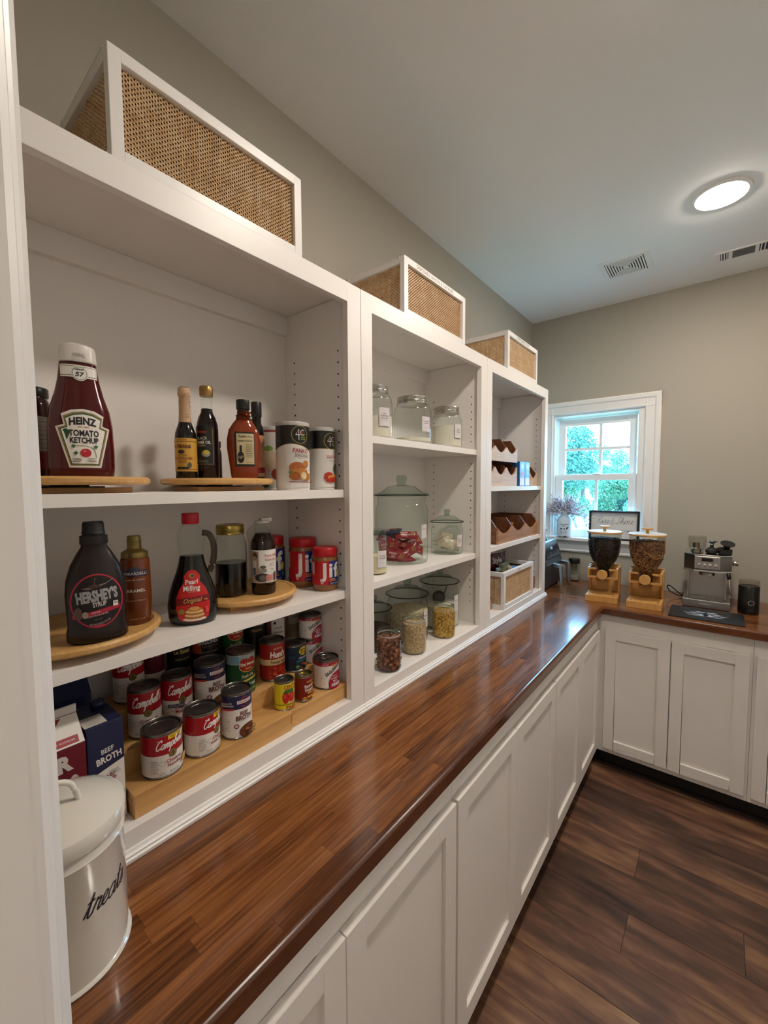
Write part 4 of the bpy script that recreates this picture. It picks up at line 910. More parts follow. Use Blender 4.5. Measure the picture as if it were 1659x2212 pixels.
# cane syrup
t = round_bottle('cane_syrup_bottle', 'cane syrup bottle with open white flip cap and picture label', -.100, .529, Z2+.0267, -18, [(.027, 0), (.030, .004), (.0302, .120), (.0285, .132), (.0205, .148), (.0185, .152)], ink('#1c0806', .08))
lathe('clear_neck', [(.0190, .1515), (.0200, .153), (.0185, .155), (.0185, .176), (.0195, .178), (.0185, .181)], GLASS, t, 30)
m_ = MB(); m_.lathe([(.0188, .1775), (.0188, .1835)], 28, cap0=False); m_.prism([(.0, .180), (.0195, .1815), (.0195, .191), (-.008, .1895)], -.010, .013, 'x'); m_.build('flip_cap', ink('#cfcac4', .4), t)
A = Art(); r = .0302; A.rect(-.045, .030, .045, .112, IW); A.poly([(-.044, .031), (-.004, .031), (-.006, .05), (-.020, .07), (-.020, .108), (-.044, .111)], ink('#a89484')); A.ell(-.030, .098, .007, .009, ink('#54392c')); A.ell(-.031, .092, .0045, .006, ink('#b08c74')); A.rect(-.036, .068, -.026, .086, ink('#c9c4bf')); A.rect(-.035, .050, -.028, .068, ink('#4a5a78'))
A.ell(-.012, .044, .018, .010, ink('#2b2826')); A.ell(-.010, .043, .009, .007, ink('#6a6460')); A.rect(-.014, .057, -.002, .066, ink('#8a8580')); A.ell(-.010, .070, .007, .004, ink('#5b5652'))
A.text("Pop's PURE", .012, .0985, .0060, ink('#b4443c'), .036, .01); A.text('Cane Syrup', .012, .0885, .0060, ink('#b4443c'), .034, .01); small_print(A, .012, .078, 3, .014, lh=.0035); small_print(A, .014, .064, 2, .012); A.rect(-.004, .036, .012, .050, ink('#c98078')); A.rect(.016, .034, .022, .056, ink('#4a4642'))
A.build('label', t, mcyl(r), PI*r/18)
t = thing('glass_jug', 'small clear round shouldered jug behind the cane syrup', 'jug', (-.185, .575, Z2+.0267))
lathe('jug_body', [(.022, 0), (.026, .004), (.0265, .115), (.030, .132), (.030, .148), (.020, .160), (.012, .165), (.012, .172)], GLASSG, t, 28)
# peanut butter
def jif(label, x, y, r, h, rz):
    t = thing('peanut_butter_jar', label, 'jar', (x, y, Z2), rz, 'red lidded peanut butter jars')
    pr = [(r*.86, 0), (r*.97, .006), (r, .018), (r, h-.036), (r*.95, h-.029), (r*.9, h-.024)]
    lathe('jar_body', pr, mat('#86562a', .2, coat=.3), t, 40)
    m = MB(); rr = r*.975; m.lathe([(rr*.98, h-.0245), (rr, h-.023), (rr, h-.005), (rr*.97, h-.0012), (rr*.93, h), (.0005, h-.0005)], 60); o = m.build('lid', ink('#b5101c', .35), t); sharp(o)
    A = Art(); v0, v1 = .019, h-.036; k = (v1-v0)
    A.band(r, v0, v1, ink('#b5101c')); A.poly([(.004, v0), (.034, v0), (.036, v1), (-.002, v1)], ink('#1b2a78')); A.rect(.034, v0, PI*r-1e-5, v1, ink('#1b2a78'))
    q = r/.037; lw = ink('#dedad6')
    A.text('Jif', .002*q, v0+k*.62, k*.60, lw, .060*q, .03, spacing=1.1); A.text('CREAMY', .008*q, v0+k*.24, .004, ink('#e3a82c'), .018, .02); A.rect(.0, v0+k*.15, .02, v0+k*.19, ink('#d07a2a')); A.rect(-.004, v0+.001, .032, v0+k*.12, ink('#17205c')); A.text('NET WT 16 OZ', .014, v0+k*.06, .0036, lw, .026)
    A.rect(-.056*q, v0+k*.45, -.046*q, v1-.004, ink('#c9c2bc')); A.ell(-.022*q, v0+k*.12, .004, .005, ink('#d8a6a4'))
    A.ell(.030*q, v0+k*.45, .007, .012, ink('#c9c23a')); A.ell(.031*q, v0+k*.2, .006, .008, ink('#2f7a3a'))
    A.build('label', t, mcyl(r), PI*r/20, uclip=PI*r-1e-5)
jif('smallest looking red lidded peanut butter jar, in front by the side panel', -.080, .7225, .0365, .122, -22)
jif('middle red lidded peanut butter jar behind the front one', -.168, .7155, .0405, .143, -28)
jif('peanut butter jar deepest in the corner, mostly hidden', -.249, .6595, .0400, .148, -30)

# ============================================================ TREATS CANISTER
CER = mat('#e4ddd0', .12, coat=.6)
t = thing('treats_canister', 'white enamel canister with lid lettered treats, on the worktop by the door casing', 'canister', (.093, .048, ZC), 26)
lathe('canister_body', [(.079, 0), (.0805, .0015), (.0795, .004), (.0765, .006), (.0762, .168), (.0775, .170), (.0762, .173), (.0762, .190)], CER, t, 72)
lathe('lid', [(.0790, .186), (.0796, .188), (.0796, .204), (.0780, .208), (.070, .212), (.060, .218), (.030, .2255), (.0005, .227)], CER, t, 72, cap0=False)
m_ = MB(); hpz = catmull([(-.028, .2245), (-.027, .234), (-.019, .256), (0, .264), (.019, .256), (.027, .234), (.028, .2245)], 5)
hx, hy = .014*math.cos(R(33))-.006*math.sin(R(33)), -.014*math.sin(R(33))-.006*math.cos(R(33)); m_.tube([(hx+u*math.cos(R(57)), hy+u*math.sin(R(57)), z-.004) for u, z in hpz], .0040, 12); 
for sg in (-1, 1): m_.lathe([(.0075, -.004), (.0068, .002), (.004, .0055), (.0005, .0065)], 16, M=T(hx+sg*.028*math.cos(R(57)), hy+sg*.028*math.sin(R(57)), .2195))
m_.build('bone_handle', CER, t)
A = Art(); A.script('treats', .0, .104, .0150, .0021, ink('#1c1a26'), .35, 0, .064); A.build('lettering', t, mcyl(.0762), .006)
# ============================================================ GLASS JARS, MIDDLE UNIT
MA, MB_, MC = 1.7262, 1.2809, .9662
FLOUR = mat('#d9d2c3', .9, bump=.3, bscale=120)
def tile_label(A, u, v, w, h, lines, m=ink('#4a4648')):
    A.rect(u-w/2-.0006, v-h/2-.0006, u+w/2+.0006, v+h/2+.0006, ink('#a39c98')); A.rect(u-w/2, v-h/2, u+w/2, v+h/2, ink('#dcd5d6'))
    for i, s_ in enumerate(lines): A.text(s_, u, v+h*.18-i*h*.13, h*.07, m, min(w*.75, h*.075*len(s_)), .012)
    A.rect(u-w*.3, v-h*.22, u+w*.3, v-h*.21, ink('#a39c98'))
def screw_jar(label, x, y, r, h, rz, lines, fill, lw=.034, lh=.05, lx=0, neck=.78, z=MA, fm=FLOUR):
    t = thing('glass_storage_jar', label, 'jar', (x, y, z), rz, 'flour and sugar jars with metal screw lids')
    pr = [(r*.86, 0), (r*.97, .004), (r, .012), (r, h*.66), (r*.96, h*.75), (r*.86, h*.81), (r*neck, h*.845), (r*neck, h-.012)]
    lathe('glass_body', pr, GLASS, t, 44, cap1=False)
    lathe('contents', [(r*.84, .003), (r*.955, .010), (r*.955, fill), (r*.5, fill+.004), (.0005, fill+.002)], fm, t, 36)
    k = r*neck+.003; lathe('lid', [(k*.97, h-.028), (k+.001, h-.027), (k+.001, h-.022), (k-.0015, h-.020), (k-.0015, h-.017), (k, h-.016), (k-.001, h-.013), (k, h-.010), (k-.001, h-.007), (k, h-.004), (k-.002, h), (k*.93, h-.001), (.0005, h-.001)], STEEL, t, 44)
    A = Art(); tile_label(A, lx, h*.40, lw, lh, lines); A.build('label', t, mcyl(r), .006)
screw_jar('tallest narrow necked glass flour jar at the left edge of the top jar shelf', -.10, .982, .0535, .176, -20, ['ALL', 'PURPOSE', 'FLOUR'], .075, .038, .058, .0, .70)
screw_jar('wide glass jar of powdered sugar in the middle of the top jar shelf', -.10, 1.191, .0695, .172, -20, ['POWDERED', 'SUGAR'], .022, .038, .052, .012)
screw_jar('glass flour jar at the right end of the top jar shelf', -.10, 1.439, .0625, .170, -22, ['ALL', 'PURP.', 'FLOUR'], .092, .036, .056, .012)
def cookie_jar(label, x, y, z, r, hf, hk, rz, lines=None, lv=.5, cat='jar', lang=0, lw=.036, lh=.055):
    t = thing('cookie_jar', label, cat, (x, y, z), rz, 'large glass jars with knobbed glass lids')
    pr = [(r*.86, 0), (r*.94, .003), (r*.96, .014), (r*.96, hf*.78), (r*.93, hf*.84), (r*.86, hf*.88), (r*.88, hf*.93), (r*.90, hf)]
    lathe('glass_body', pr, GLASSG, t, 48, cap1=False)
    dh = hk-hf; pl_ = [(r*.86, hf+.001), (r*1.0, hf+.001), (r*1.01, hf+.005), (r*.97, hf+.008), (r*.80, hf+dh*.17), (r*.62, hf+dh*.32), (r*.50, hf+dh*.45), (r*.46, hf+dh*.47), (r*.25, hf+dh*.50), (r*.17, hf+dh*.54)]
    lathe('glass_lid', pl_, LIDG, t, 48, cap0=False)
    MB().tube([(r*1.005*math.cos(k*PI/24), r*1.005*math.sin(k*PI/24), hf+.003) for k in range(48)], .0022, 6, True).build('lid_rim', glass('rim_glass', '#9aa8a0', '#26332d'), t)
    o = MB().lathe([(r*.17, hf+dh*.54), (r*.16, hf+dh*.64), (r*.20, hf+dh*.76), (r*.21, hf+dh*.88), (r*.16, hk-.001), (.0005, hk)], 20, sx=.7).build('glass_knob', glass('knob_glass', '#dfe7e2', '#2c3832', mid='#98a59d'), t); sharp(o)
    if lines:
        A = Art(); tile_label(A, r*R(lang), hf*lv, lw, lh, lines); A.build('label', t, mcyl(r*.96), .006)
    return t
ck = cookie_jar('biggest glass cookie jar holding red wrapped snack bars', -.168, 1.213, MB_, .1060, .255, .335, -30, ['SNACKS'], .48, lang=32, lw=.036, lh=.052)
def bar_pack(label, x, y, z, rot, L=.072, Wd=.028, Tt=.018, base='#8c1220', words=True, M0=None, seed=0, grp='wrapped snack bars in the big jar', kind='snack_bar'):
    m = MB(); r_ = random.Random(seed); nx, ny = 8, 6; vs = []; fs = []
    for sg in (1, -1):
        for i in range(nx+1):
            for j in range(ny+1):
                a, b = i/nx*2-1, j/ny*2-1; q = (1-abs(a)**6)*(1-abs(b)**4); vs.append((a*L/2, b*Wd/2*(1 if abs(a) < .95 else 1.08), sg*(Tt/2*q+.0002)+r_.uniform(-.0006, .0006)*q))
    n = (nx+1)*(ny+1)
    for s_ in (0, 1):
        for i in range(nx):
            for j in range(ny):
                f = (s_*n+i*(ny+1)+j, s_*n+(i+1)*(ny+1)+j, s_*n+(i+1)*(ny+1)+j+1, s_*n+i*(ny+1)+j+1); fs.append(f if s_ == 0 else f[::-1])
    m.add(vs, fs, True); t = m.build(kind, ink(base, .25), None); t.location = (x, y, z); t.rotation_euler = [R(a) for a in rot]
    tag(t, label, 'snack', grp)
    if words:
        A = Art(); A.text('BAKERY', -.010, .004, .0075, ink('#e0b8b4'), .030, .03); A.text('BAR', -.008, -.006, .006, ink('#e0b8b4'), .014, .03); A.rect(-.018, -.0105, .002, -.0015, ink('#a84a50')) if False else None
        A.rect(.014, -.006, .030, -.001, ink('#c98a3a')); A.rect(.016, .002, .032, .007, ink('#c98a3a')); A.rect(.018, -.0045, .028, -.0025, ink('#3a1a14')); A.rect(.020, .0035, .030, .0055, ink('#3a1a14')); A.text('STRAWBERRY', -.010, -.0115, .0028, ink('#e0b8b4'), .026)
        for k, sg in (('front_print', 1), ('back_print', -1)):
            A.build(k, t, lambda u, v, o: (u*sg, v, sg*(Tt/2*(1-abs(u/(L/2))**6)*(1-abs(v/(Wd/2))**4)+.0006+o)), .006, .004, base=.0005)
    return t
jx, jy, jz = -.168, 1.213, MB_
packs = [('lying front right with readable print', .050, -.026, .038, (78, -28, 48)), ('front left, standing on its edge', .026, -.070, .030, (84, 12, 28)), ('flat at the bottom front of the jar', .040, -.040, .011, (0, 4, 52)), ('flat at the bottom left of the jar', -.010, -.060, .011, (0, 0, 10)),
 ('leaning in the middle of the pile', .008, -.034, .068, (70, 24, 40)), ('upper right of the pile', .040, .016, .070, (60, -10, 75)), ('on the top of the pile', .000, -.020, .097, (24, 6, 34)), ('upper left of the pile', -.032, -.046, .083, (50, 10, 12)), ('at the right wall of the jar', .050, .038, .042, (86, 20, 95)), ('at the back of the jar', -.040, .030, .045, (40, 30, 80)), ('highest at the front of the pile', .036, -.018, .100, (50, 4, 50)), ('low behind the front ones', -.005, .005, .030, (10, 8, 70)), ('at the left wall of the jar', -.010, -.072, .062, (80, -10, 8)), ('highest at the left of the pile', -.020, -.045, .112, (20, -6, 15))]
for i, (w_, dx, dy, dz, rot) in enumerate(packs): bar_pack('red wrapped snack bar '+w_, jx+dx, jy+dy, jz+.006+dz, rot, L=.088, Wd=.036, seed=i, base='#8c1220' if i not in (6, 13) else '#2b3048')
cr = jar_plain('small glass jar of creamer powder in front of the big cookie jar', -.098, .974, MB_, .0355, .148, GLASS, glass('jar_lid_glass', '#d5dcd8', '#6f7d77'), lambda A, r, h: tile_label(A, 0, h*.36, .036, .055, ['COFFEE', 'CREAMER']), -14, 'creamer_jar')
lathe('contents', [(.030, .004), (.034, .008), (.034, .062), (.0005, .066)], mat('#d8c9a4', .9), cr, 28)
ck2 = cookie_jar('small knobbed glass jar of white packets at the right of the middle jar shelf', -.125, 1.487, MB_, .0715, .135, .192, -30, ['LIGHT', 'BROWN', 'SUGAR'], .44, lang=22, lw=.032, lh=.05)
for i, (dx, dy, dz, rot, w_) in enumerate([(.018, -.020, .040, (70, 20, 40), 'front'), (-.008, -.030, .045, (60, -30, 10), 'left'), (.028, .012, .030, (80, 10, 75), 'right'), (-.01, .01, .065, (30, 10, 30), 'top'), (-.02, .0, .022, (10, 5, 60), 'bottom')]):
    bar_pack('cream paper sugar packet in the small glass jar, at the '+w_, -.125+dx, 1.487+dy, MB_+.006+dz, rot, .058, .046, .022, '#cdbfa8', False, seed=20+i, grp='paper packets in the small glass jar', kind='paper_packet')
b1 = cookie_jar('large glass canister of rice in the middle back of the bottom jar shelf', -.168, 1.250, MC, .0860, .176, .240, -30, ['RICE'], .50, lang=36, lw=.034, lh=.07)
lathe('contents', [(.072, .005), (.080, .012), (.080, .118), (.04, .124), (.0005, .124)], granular('rice_fill', [(0, '#a8906c'), (.5, '#cdb896'), (1, '#e2d2b4')], 220), b1, 36)
b2 = cookie_jar('large glass canister of flour at the right back of the bottom jar shelf', -.148, 1.466, MC, .0860, .190, .250, -30, ['FLOUR'], .56, lang=30, lw=.034, lh=.07)
lathe('contents', [(.072, .005), (.080, .012), (.080, .095), (.04, .104), (.0005, .104)], FLOUR, b2, 36)
m_ = MB(); m_.lathe([(.022, -.026), (.027, -.010), (.028, .0)], 24, cap1=False, M=T(.018, -.014, .128, rx=30, ry=50)); m_.tube([(.03, .0, .128), (.0, .03, .15), (-.02, .05, .165)], .003, 8); o = m_.build('scoop', mat('#6a6460', .3, .6), b2)
b0 = cookie_jar('dark knobbed glass jar at the left back of the bottom jar shelf', -.205, 1.085, MC, .0680, .150, .200, -30)
lathe('contents', [(.055, .005), (.063, .010), (.063, .080), (.0005, .082)], mat('#4a3a2c', .8), b0, 28)
def clamp_jar(label, x, y, r, h, rz, fm, gr, fillh):
    t = thing('glass_storage_jar', label, 'jar', (x, y, MC), rz, 'glass stopper jars on the bottom jar shelf')
    lathe('glass_body', [(r*.88, 0), (r*.97, .003), (r, .012), (r, h*.76), (r*.97, h*.82), (r*.88, h*.86), (r*.88, h*.90)], GLASS, t, 44, cap1=False)
    lathe('seal', [(r*.89, h*.865), (r*.9, h*.87), (r*.9, h*.90), (r*.89, h*.905)], mat('#b5b0a8', .5), t, 40, cap0=False, cap1=False)
    lathe('stopper', [(r*.86, h*.90), (r*.95, h*.905), (r*.97, h*.94), (r*.95, h*.965), (r*.82, h), (r*.66, h), (r*.55, h*.93), (r*.45, h*.92), (.0005, h*.92)], GLASSG, t, 44, cap0=False)
    pr = [(r*.84, .003), (r*.93, .008), (r*.95, .014), (r*.95, fillh)]
    lathe('contents', pr+[(.0005, fillh+.001)], fm, t, 32)
    o = grains([(r*.92, .010), (r*.935, fillh)], *gr[:2], seed=int(y*100), flat=gr[2], inset=.002).build('pieces', gr[3], t, fix=False); o['kind'] = 'stuff'
    return t
PEC = granular('pecan_fill', [(0, '#2a120b'), (.4, '#5a2a17'), (.7, '#8a4a26'), (1, '#b98458')], 130); PEC2 = granular('pecan_piece', [(0, '#3a180d'), (.5, '#6f3319'), (1, '#a8673c')], 60)
clamp_jar('small glass jar of dark pecans at the left front of the bottom shelf', -.046, .974, .0415, .132, -20, PEC, (620, .0085, .42, PEC2), .104)
clamp_jar('small glass jar of pale brown rice in the middle front of the bottom shelf', -.062, 1.146, .0440, .132, -20, granular('brown_rice', [(0, '#9c7d56'), (.5, '#c4a67c'), (1, '#dcc59e')], 260), (1300, .0034, .3, mat('#c8ab80', .6)), .108)
clamp_jar('small glass jar of yellow macaroni at the right front of the bottom shelf', -.060, 1.354, .0460, .128, -20, granular('macaroni_fill', [(0, '#7a5216'), (.4, '#b98a30'), (1, '#dfb95c')], 170), (900, .0055, .5, granular('macaroni_piece', [(0, '#a9781f'), (1, '#e3bf66')], 40)), .104)

# ============================================================ FARTHEST UNIT: BINS AND BAGS
def scallop_bin(label, x, y0, z, L, D, hf, hb, nd, front=BINL, grp='scalloped wooden storage bins', lean=.012):
    """front low board with scalloped top, tall back, slanted ends and dividers"""
    t = thing('wooden_bin', label, 'bin', (x, y0, z), 0, grp); th = .008
    pts = [(0, 0), (L, 0)]; n = 64
    for i in range(n+1):
        u = L*(1-i/n); pts.append((u, hf*(1-.42*abs(math.sin(PI*(u/L)*(nd+1)))**.8)))
    m = MB(); m.prism(pts, -th, 0, 'x'); m.build('front_board', front, t)
    box('back_board', (-D, 0, 0), (-D+th, L, hb), BIN, t); box('bottom_board', (-D+th, .001, .001), (-th, L-.001, .007), BIN, t)
    for k in range(nd+2):
        y = (L-th)*k/(nd+1)
        m = MB(); m.prism([(-D+th, .007), (-th, .007), (-th, hf*.97), (-.036, hb*.99), (-D+th, hb*.99)], y, y+th, 'y')
        # rise the divider towards its middle
        m.build('divider' if 0 < k < nd+1 else 'end_board', BIN, t)
    return t
Z3, Z4, Z5 = 1.5688, 1.2875, .9662
scallop_bin('lower of two stacked scalloped bins on the upper shelf', -.045, 1.668, Z3, .41, .20, .098, .120, 2)
scallop_bin('upper of two stacked scalloped bins on the upper shelf', -.045, 1.668, Z3+.1225, .41, .20, .075, .118, 2)
scallop_bin('scalloped bin at the right end of the upper shelf', -.040, 2.262, Z3, .112, .11, .075, .112, 0)
t = thing('blue_box', 'light blue carton box with white lower panels between the upper bins', 'box', (-.040, 2.100, Z3)); box('carton_body', (-.12, 0, 0), (0, .150, .132), ink('#3a6fb0'), t, .001)
A = Art(); A.rect(.004, .045, .066, .128, ink('#7db4dc')); A.rect(.082, .045, .146, .128, ink('#7db4dc')); A.rect(.004, .004, .066, .045, IW); A.rect(.082, .004, .146, .045, IW)
for u in (.036, .114): A.ell(u, .105, .018, .014, ink('#c9dcea')); A.ell(u, .066, .018, .012, ink('#c46a72') if u < .1 else ink('#8fc4e4'))
A.build('front_print', t, mflat(0), base=.0004)
t = thing('blue_lid_can', 'round tub with blue lid behind the blue carton', 'can', (-.215, 2.31, Z3)); lathe('can_body', [(.05, 0), (.052, .003), (.052, .150)], ink('#4a7078'), t, 36); lathe('lid', [(.0535, .150), (.054, .152), (.054, .172), (.052, .174)], ink('#2c6f96'), t, 36)
A = Art(); A.band(.052, .128, .146, IW); A.rect(-.03, .03, .03, .11, ink('#a9b5a0')); A.build('label', t, mcyl(.052), PI*.052/16, uclip=PI*.052-1e-5)
t = thing('glass_bottle', 'clear bottle with white label at the left edge of the middle bin shelf', 'bottle', (-.052, 1.700, Z4), 0); lathe('bottle_body', [(.022, 0), (.0235, .004), (.0235, .105), (.019, .120), (.009, .132), (.009, .150), (.011, .152), (.011, .157)], GLASS, t, 28)
A = Art(); A.rect(-.028, .012, .028, .095, IW); small_print(A, 0, .075, 3, .03, lh=.012); A.build('label', t, mcyl(.0235), .005)
scallop_bin('long open wooden bin with dividers on the middle shelf of the farthest unit', -.030, 1.805, Z4, .562, .23, .082, .120, 2, front=BINM)
for i, (x, y, z, rot, c, L, W_, T_) in enumerate([(-.10, 2.05, .055, (60, 0, 80), '#b5402c', .08, .09, .03), (-.12, 2.25, .06, (70, 0, 85), '#8a2430', .10, .10, .03), (-.16, 1.90, .065, (60, 0, 95), '#6a5a34', .10, .10, .03)]):
    bar_pack(['orange red', 'dark red', 'olive'][i]+' snack pouch lying in the long divided bin', x, y, Z4+z, rot, L, W_, T_, c, False, seed=40+i, grp='snack pouches in the bins', kind='snack_pouch')
t = tag(MB().lathe([(.014, 0), (.017, .04)], 20, cap1=False).build('paper_cup', ink('#b9855a'), None), 'tan paper cup standing in the long divided bin', 'cup'); t.location = (-.09, 2.105, Z4+.045)
scallop_bin('short wooden bin at the left of the cane basket on the bottom shelf', -.060, 1.668, Z5, .145, .18, .060, .105, 0, front=BINM)
scallop_bin('short wooden bin at the right of the cane basket on the bottom shelf', -.040, 2.245, Z5, .122, .20, .070, .115, 0, front=BINM)
t = bar_pack('large dark red crisp bag standing at the back left of the cane basket', -.135, 2.030, Z5+.130, (86, 0, 80), .19, .22, .045, '#4d0f16', False, seed=50, grp='snack bags in the cane basket', kind='snack_bag')
A = Art(); A.text('Style', -.01, .075, .030, ink('#c9c2bc'), .085, .03, .25); A.ell(.03, -.01, .05, .04, ink('#7d7444')); A.build('front_print', t, lambda u, v, o: (u, v, .0225*(1-min(1, abs(u/.095))**6)*(1-min(1, abs(v/.11))**4)+.001+o), .02, .02)
bar_pack('olive snack bag leaning at the left of the cane basket', -.070, 1.935, Z5+.110, (80, 6, 98), .10, .15, .03, '#4e4c30', False, seed=51, grp='snack bags in the cane basket', kind='snack_bag')
bar_pack('pale yellow snack bag in the middle of the cane basket', -.090, 2.045, Z5+.112, (84, 0, 84), .11, .16, .03, '#7f7a52', False, seed=52, grp='snack bags in the cane basket', kind='snack_bag')
bar_pack('pale grey snack bag lying flat at the right of the cane basket', -.12, 2.165, Z5+.125, (8, 0, 90), .08, .12, .03, '#9a9290', False, seed=53, grp='snack bags in the cane basket', kind='snack_bag')
for i, dx in enumerate((0, .011)):
    t = tag(box('snack_box', (-.004, -.035, -.06), (.004, .035, .06), ink('#c9c0b0')), ['front', 'rear'][i]+' thin cream box edge sticking out of the cane basket', 'box', 'thin boxes in the cane basket'); t.location = (-.040-dx*1.2, 1.995+dx, Z5+.125); t.rotation_euler = (R(-18), 0, R(20))
t = tag(box('blue_packet', (-.03, -.04, -.05), (.03, .04, .05), ink('#5f8fc0'), None, .004), 'light blue packet poking up near the front rim of the cane basket', 'packet'); t.location = (-.052, 2.085, Z5+.118)

# ============================================================ COUNTER: APPLIANCES
ZT = ZC+.0006
t = thing('air_fryer', 'dark air fryer with two silver handles in the corner by the window', 'air fryer', (-.165, 2.665, ZT))
m_ = MB(); m_.prism([(-.12, .012), (.135, .012), (.150, .16), (.138, .195), (.105, .292), (-.12, .292)], -.165, .165, 'y'); m_.build('fryer_body', mat('#2b2f34', .4), t, .008)
box('foot_base', (-.11, -.15, 0), (.125, .15, .0125), mat('#0d0d0e', .6), t)
m_ = MB(); m_.prism([(.1075, .2925), (-.12, .2925), (-.12, .304), (.095, .304)], -.16, .16, 'y'); m_.build('silver_top', STEEL, t, .005)
th_ = math.degrees(math.atan2(.033, .097)); 
Mp = Matrix.Translation((.1235, 0, .2435)) @ Matrix.Rotation(R(-18.8), 4, 'Y')
MB().box((-.001, -.135, -.05), (.0035, .155, .05), Mp).build('control_panel', mat('#171b22', .12), t, .0015)
A = Art(); 
for i in range(5): A.ell(-.06+.032*i, -.018, .008, .008, ink('#2c3440', .3), 12)
A.rect(-.02, .0, .022, .018, ink('#8fa9b5')); A.rect(-.08, .028, .10, .034, ink('#3a4652')); A.rect(-.08, -.040, .10, -.034, ink('#3a4652'))
A.build('panel_print', t, lambda u, v, o: tuple(Mp @ Vector((.0037+o, u, v))), base=.0002)
for y, w_ in ((-.03, .018), (.125, .018)):
    m = MB(); m.prism([(.148, .165), (.195, .160), (.205, .148), (.212, .020), (.196, .018), (.184, .135), (.148, .137)], y-w_, y+w_, 'y'); m.build('basket_handle', STEEL, t, .004)
t = thing('oil_dispenser', 'small glass stoppered bottle standing on top of the air fryer', 'bottle', (-.078, 2.635, ZT+.3045)); lathe('bottle_body', [(.022, 0), (.024, .004), (.018, .020), (.013, .028), (.013, .060), (.018, .064), (.018, .070)], mat('#54708a', .1, coat=.5), t, 24); lathe('stopper', [(.019, .070), (.019, .076), (.012, .084), (.006, .095), (.006, .118), (.0005, .120)], GLASS, t, 20)
t = jar_plain('round glass jar with thick black lid beside the air fryer', .026, 2.962, ZT, .0385, .150, GLASS, mat('#141414', .4), None, 0, 'glass_storage_jar', lidh=.032, neck=.93)
lathe('contents', [(.030, .004), (.035, .008), (.035, .030), (.0005, .031)], mat('#8f877a', .9), t, 24)

def dispenser(label, x, y, rz, fillm, gm, grains_n, gs, top):
    t = thing('cereal_dispenser', label, 'dispenser', (x, y, ZT), rz, 'wooden cereal dispensers'); w = .0805
    box('base_board', (-w, -.085, 0), (w, .085, .035), OAK, t, .001)
    for sx in (-1, 1): m = MB(); m.lathe([(.005, .0352), (.005, .0360)], 12, sx*(.8), cx=sx*.062, cy=-.058) if False else m.box((sx*.062-.005, -.062, .0351), (sx*.062+.005, -.052, .0356)); m.build('slot', DARK, t)
    box('back_board', (-w, .072, .0352), (w, .085, .198), OAK, t, .001)
    for sx in (-1, 1):
        m = MB(); m.prism([(.072, .0352), (.052, .0352), (.020, .130), (.020, .190), (.072, .190)], sx*w, sx*(w-.010), 'x'); m.build('side_bracket', OAK, t)
    m = MB(); m.box((-w+.004, -.048, .128), (-w+.014, .071, .186)).box((w-.014, -.048, .128), (w-.004, .071, .186)).box((-w+.014, -.048, .128), (w-.014, -.040, .138)).box((-w+.014, -.048, .176), (-.032, -.040, .186)).box((.032, -.048, .176), (w-.014, -.040, .186))
    m.build('rotor_housing', OAK, t, .0008)
    m = MB(); m.box((-w+.014, -.040, .128), (w-.014, .0, .131)); m.lathe([(.030, .132), (.030, .180)], 20, cy=.010); m.build('rotor', mat('#3b2a1c', .4), t)
    m = MB(); m.lathe([(.0255, 0), (.027, .002), (.027, .014), (.0255, .016)], 28, M=T(0, -.050, .152, rx=90)); o = m.build('dial_knob', OAK, t); sharp(o)
    lathe('chute', [(.029, .106), (.031, .108), (.028, .128)], PLASTIC, t, 28, cap0=False, cap1=False, cy=-.008)
    hc = .0
    gp = [(.026, .172), (.036, .195), (.060, .225), (.076, .265), (.083, .310), (.084, .345), (.0845, .384)]
    lathe('hopper', gp, glass('hopper_glass', '#eceae6', '#a39a92', .03), t, 48, cap1=False, cap0=False)
    fp_ = [(r_*.955, z) for r_, z in gp if z < top]+[(interp(gp, top)*.955, top)]
    lathe('cereal', fp_+[(.0005, top+.004)], fillm, t, 36)
    o = grains(fp_, grains_n, gs, seed=int(x*100), flat=.85, inset=-.0002).build('cereal_pieces', gm, t, fix=False); o['kind'] = 'stuff'
    lathe('lid', [(.086, .384), (.0895, .386), (.0895, .392), (.087, .394)], OAK, t, 48)
    lathe('lid_top', [(.0865, .3941), (.086, .3955), (.0005, .3957)], ink('#d9d6d2', .3), t, 40, cap0=False)
    m = MB(); m.lathe([(.009, .3955), (.008, .400), (.008, .414), (.012, .4165), (.027, .417), (.028, .420), (.027, .424)], 32); o = m.build('lid_knob', OAK, t); sharp(o)
COCO = granular('cocoa_fill', [(0, '#0b0706'), (.6, '#1d120e'), (1, '#3a2820')], 90); FLK = granular('flake_fill', [(0, '#3a2212'), (.5, '#7a4f2a'), (1, '#b07f4a')], 70)
dispenser('wooden cereal dispenser filled with black cocoa cereal, left of the pair', .290, 2.548, 4, COCO, granular('cocoa_piece', [(0, '#0e0908'), (1, '#33231c')], 30), 1500, .0046, .352)
dispenser('wooden cereal dispenser filled with brown flakes, right of the pair', .4985, 2.546, 2, FLK, granular('flake_piece', [(0, '#5a3519'), (.5, '#8c5d33'), (1, '#bd8c55')], 30), 1600, .0062, .352)

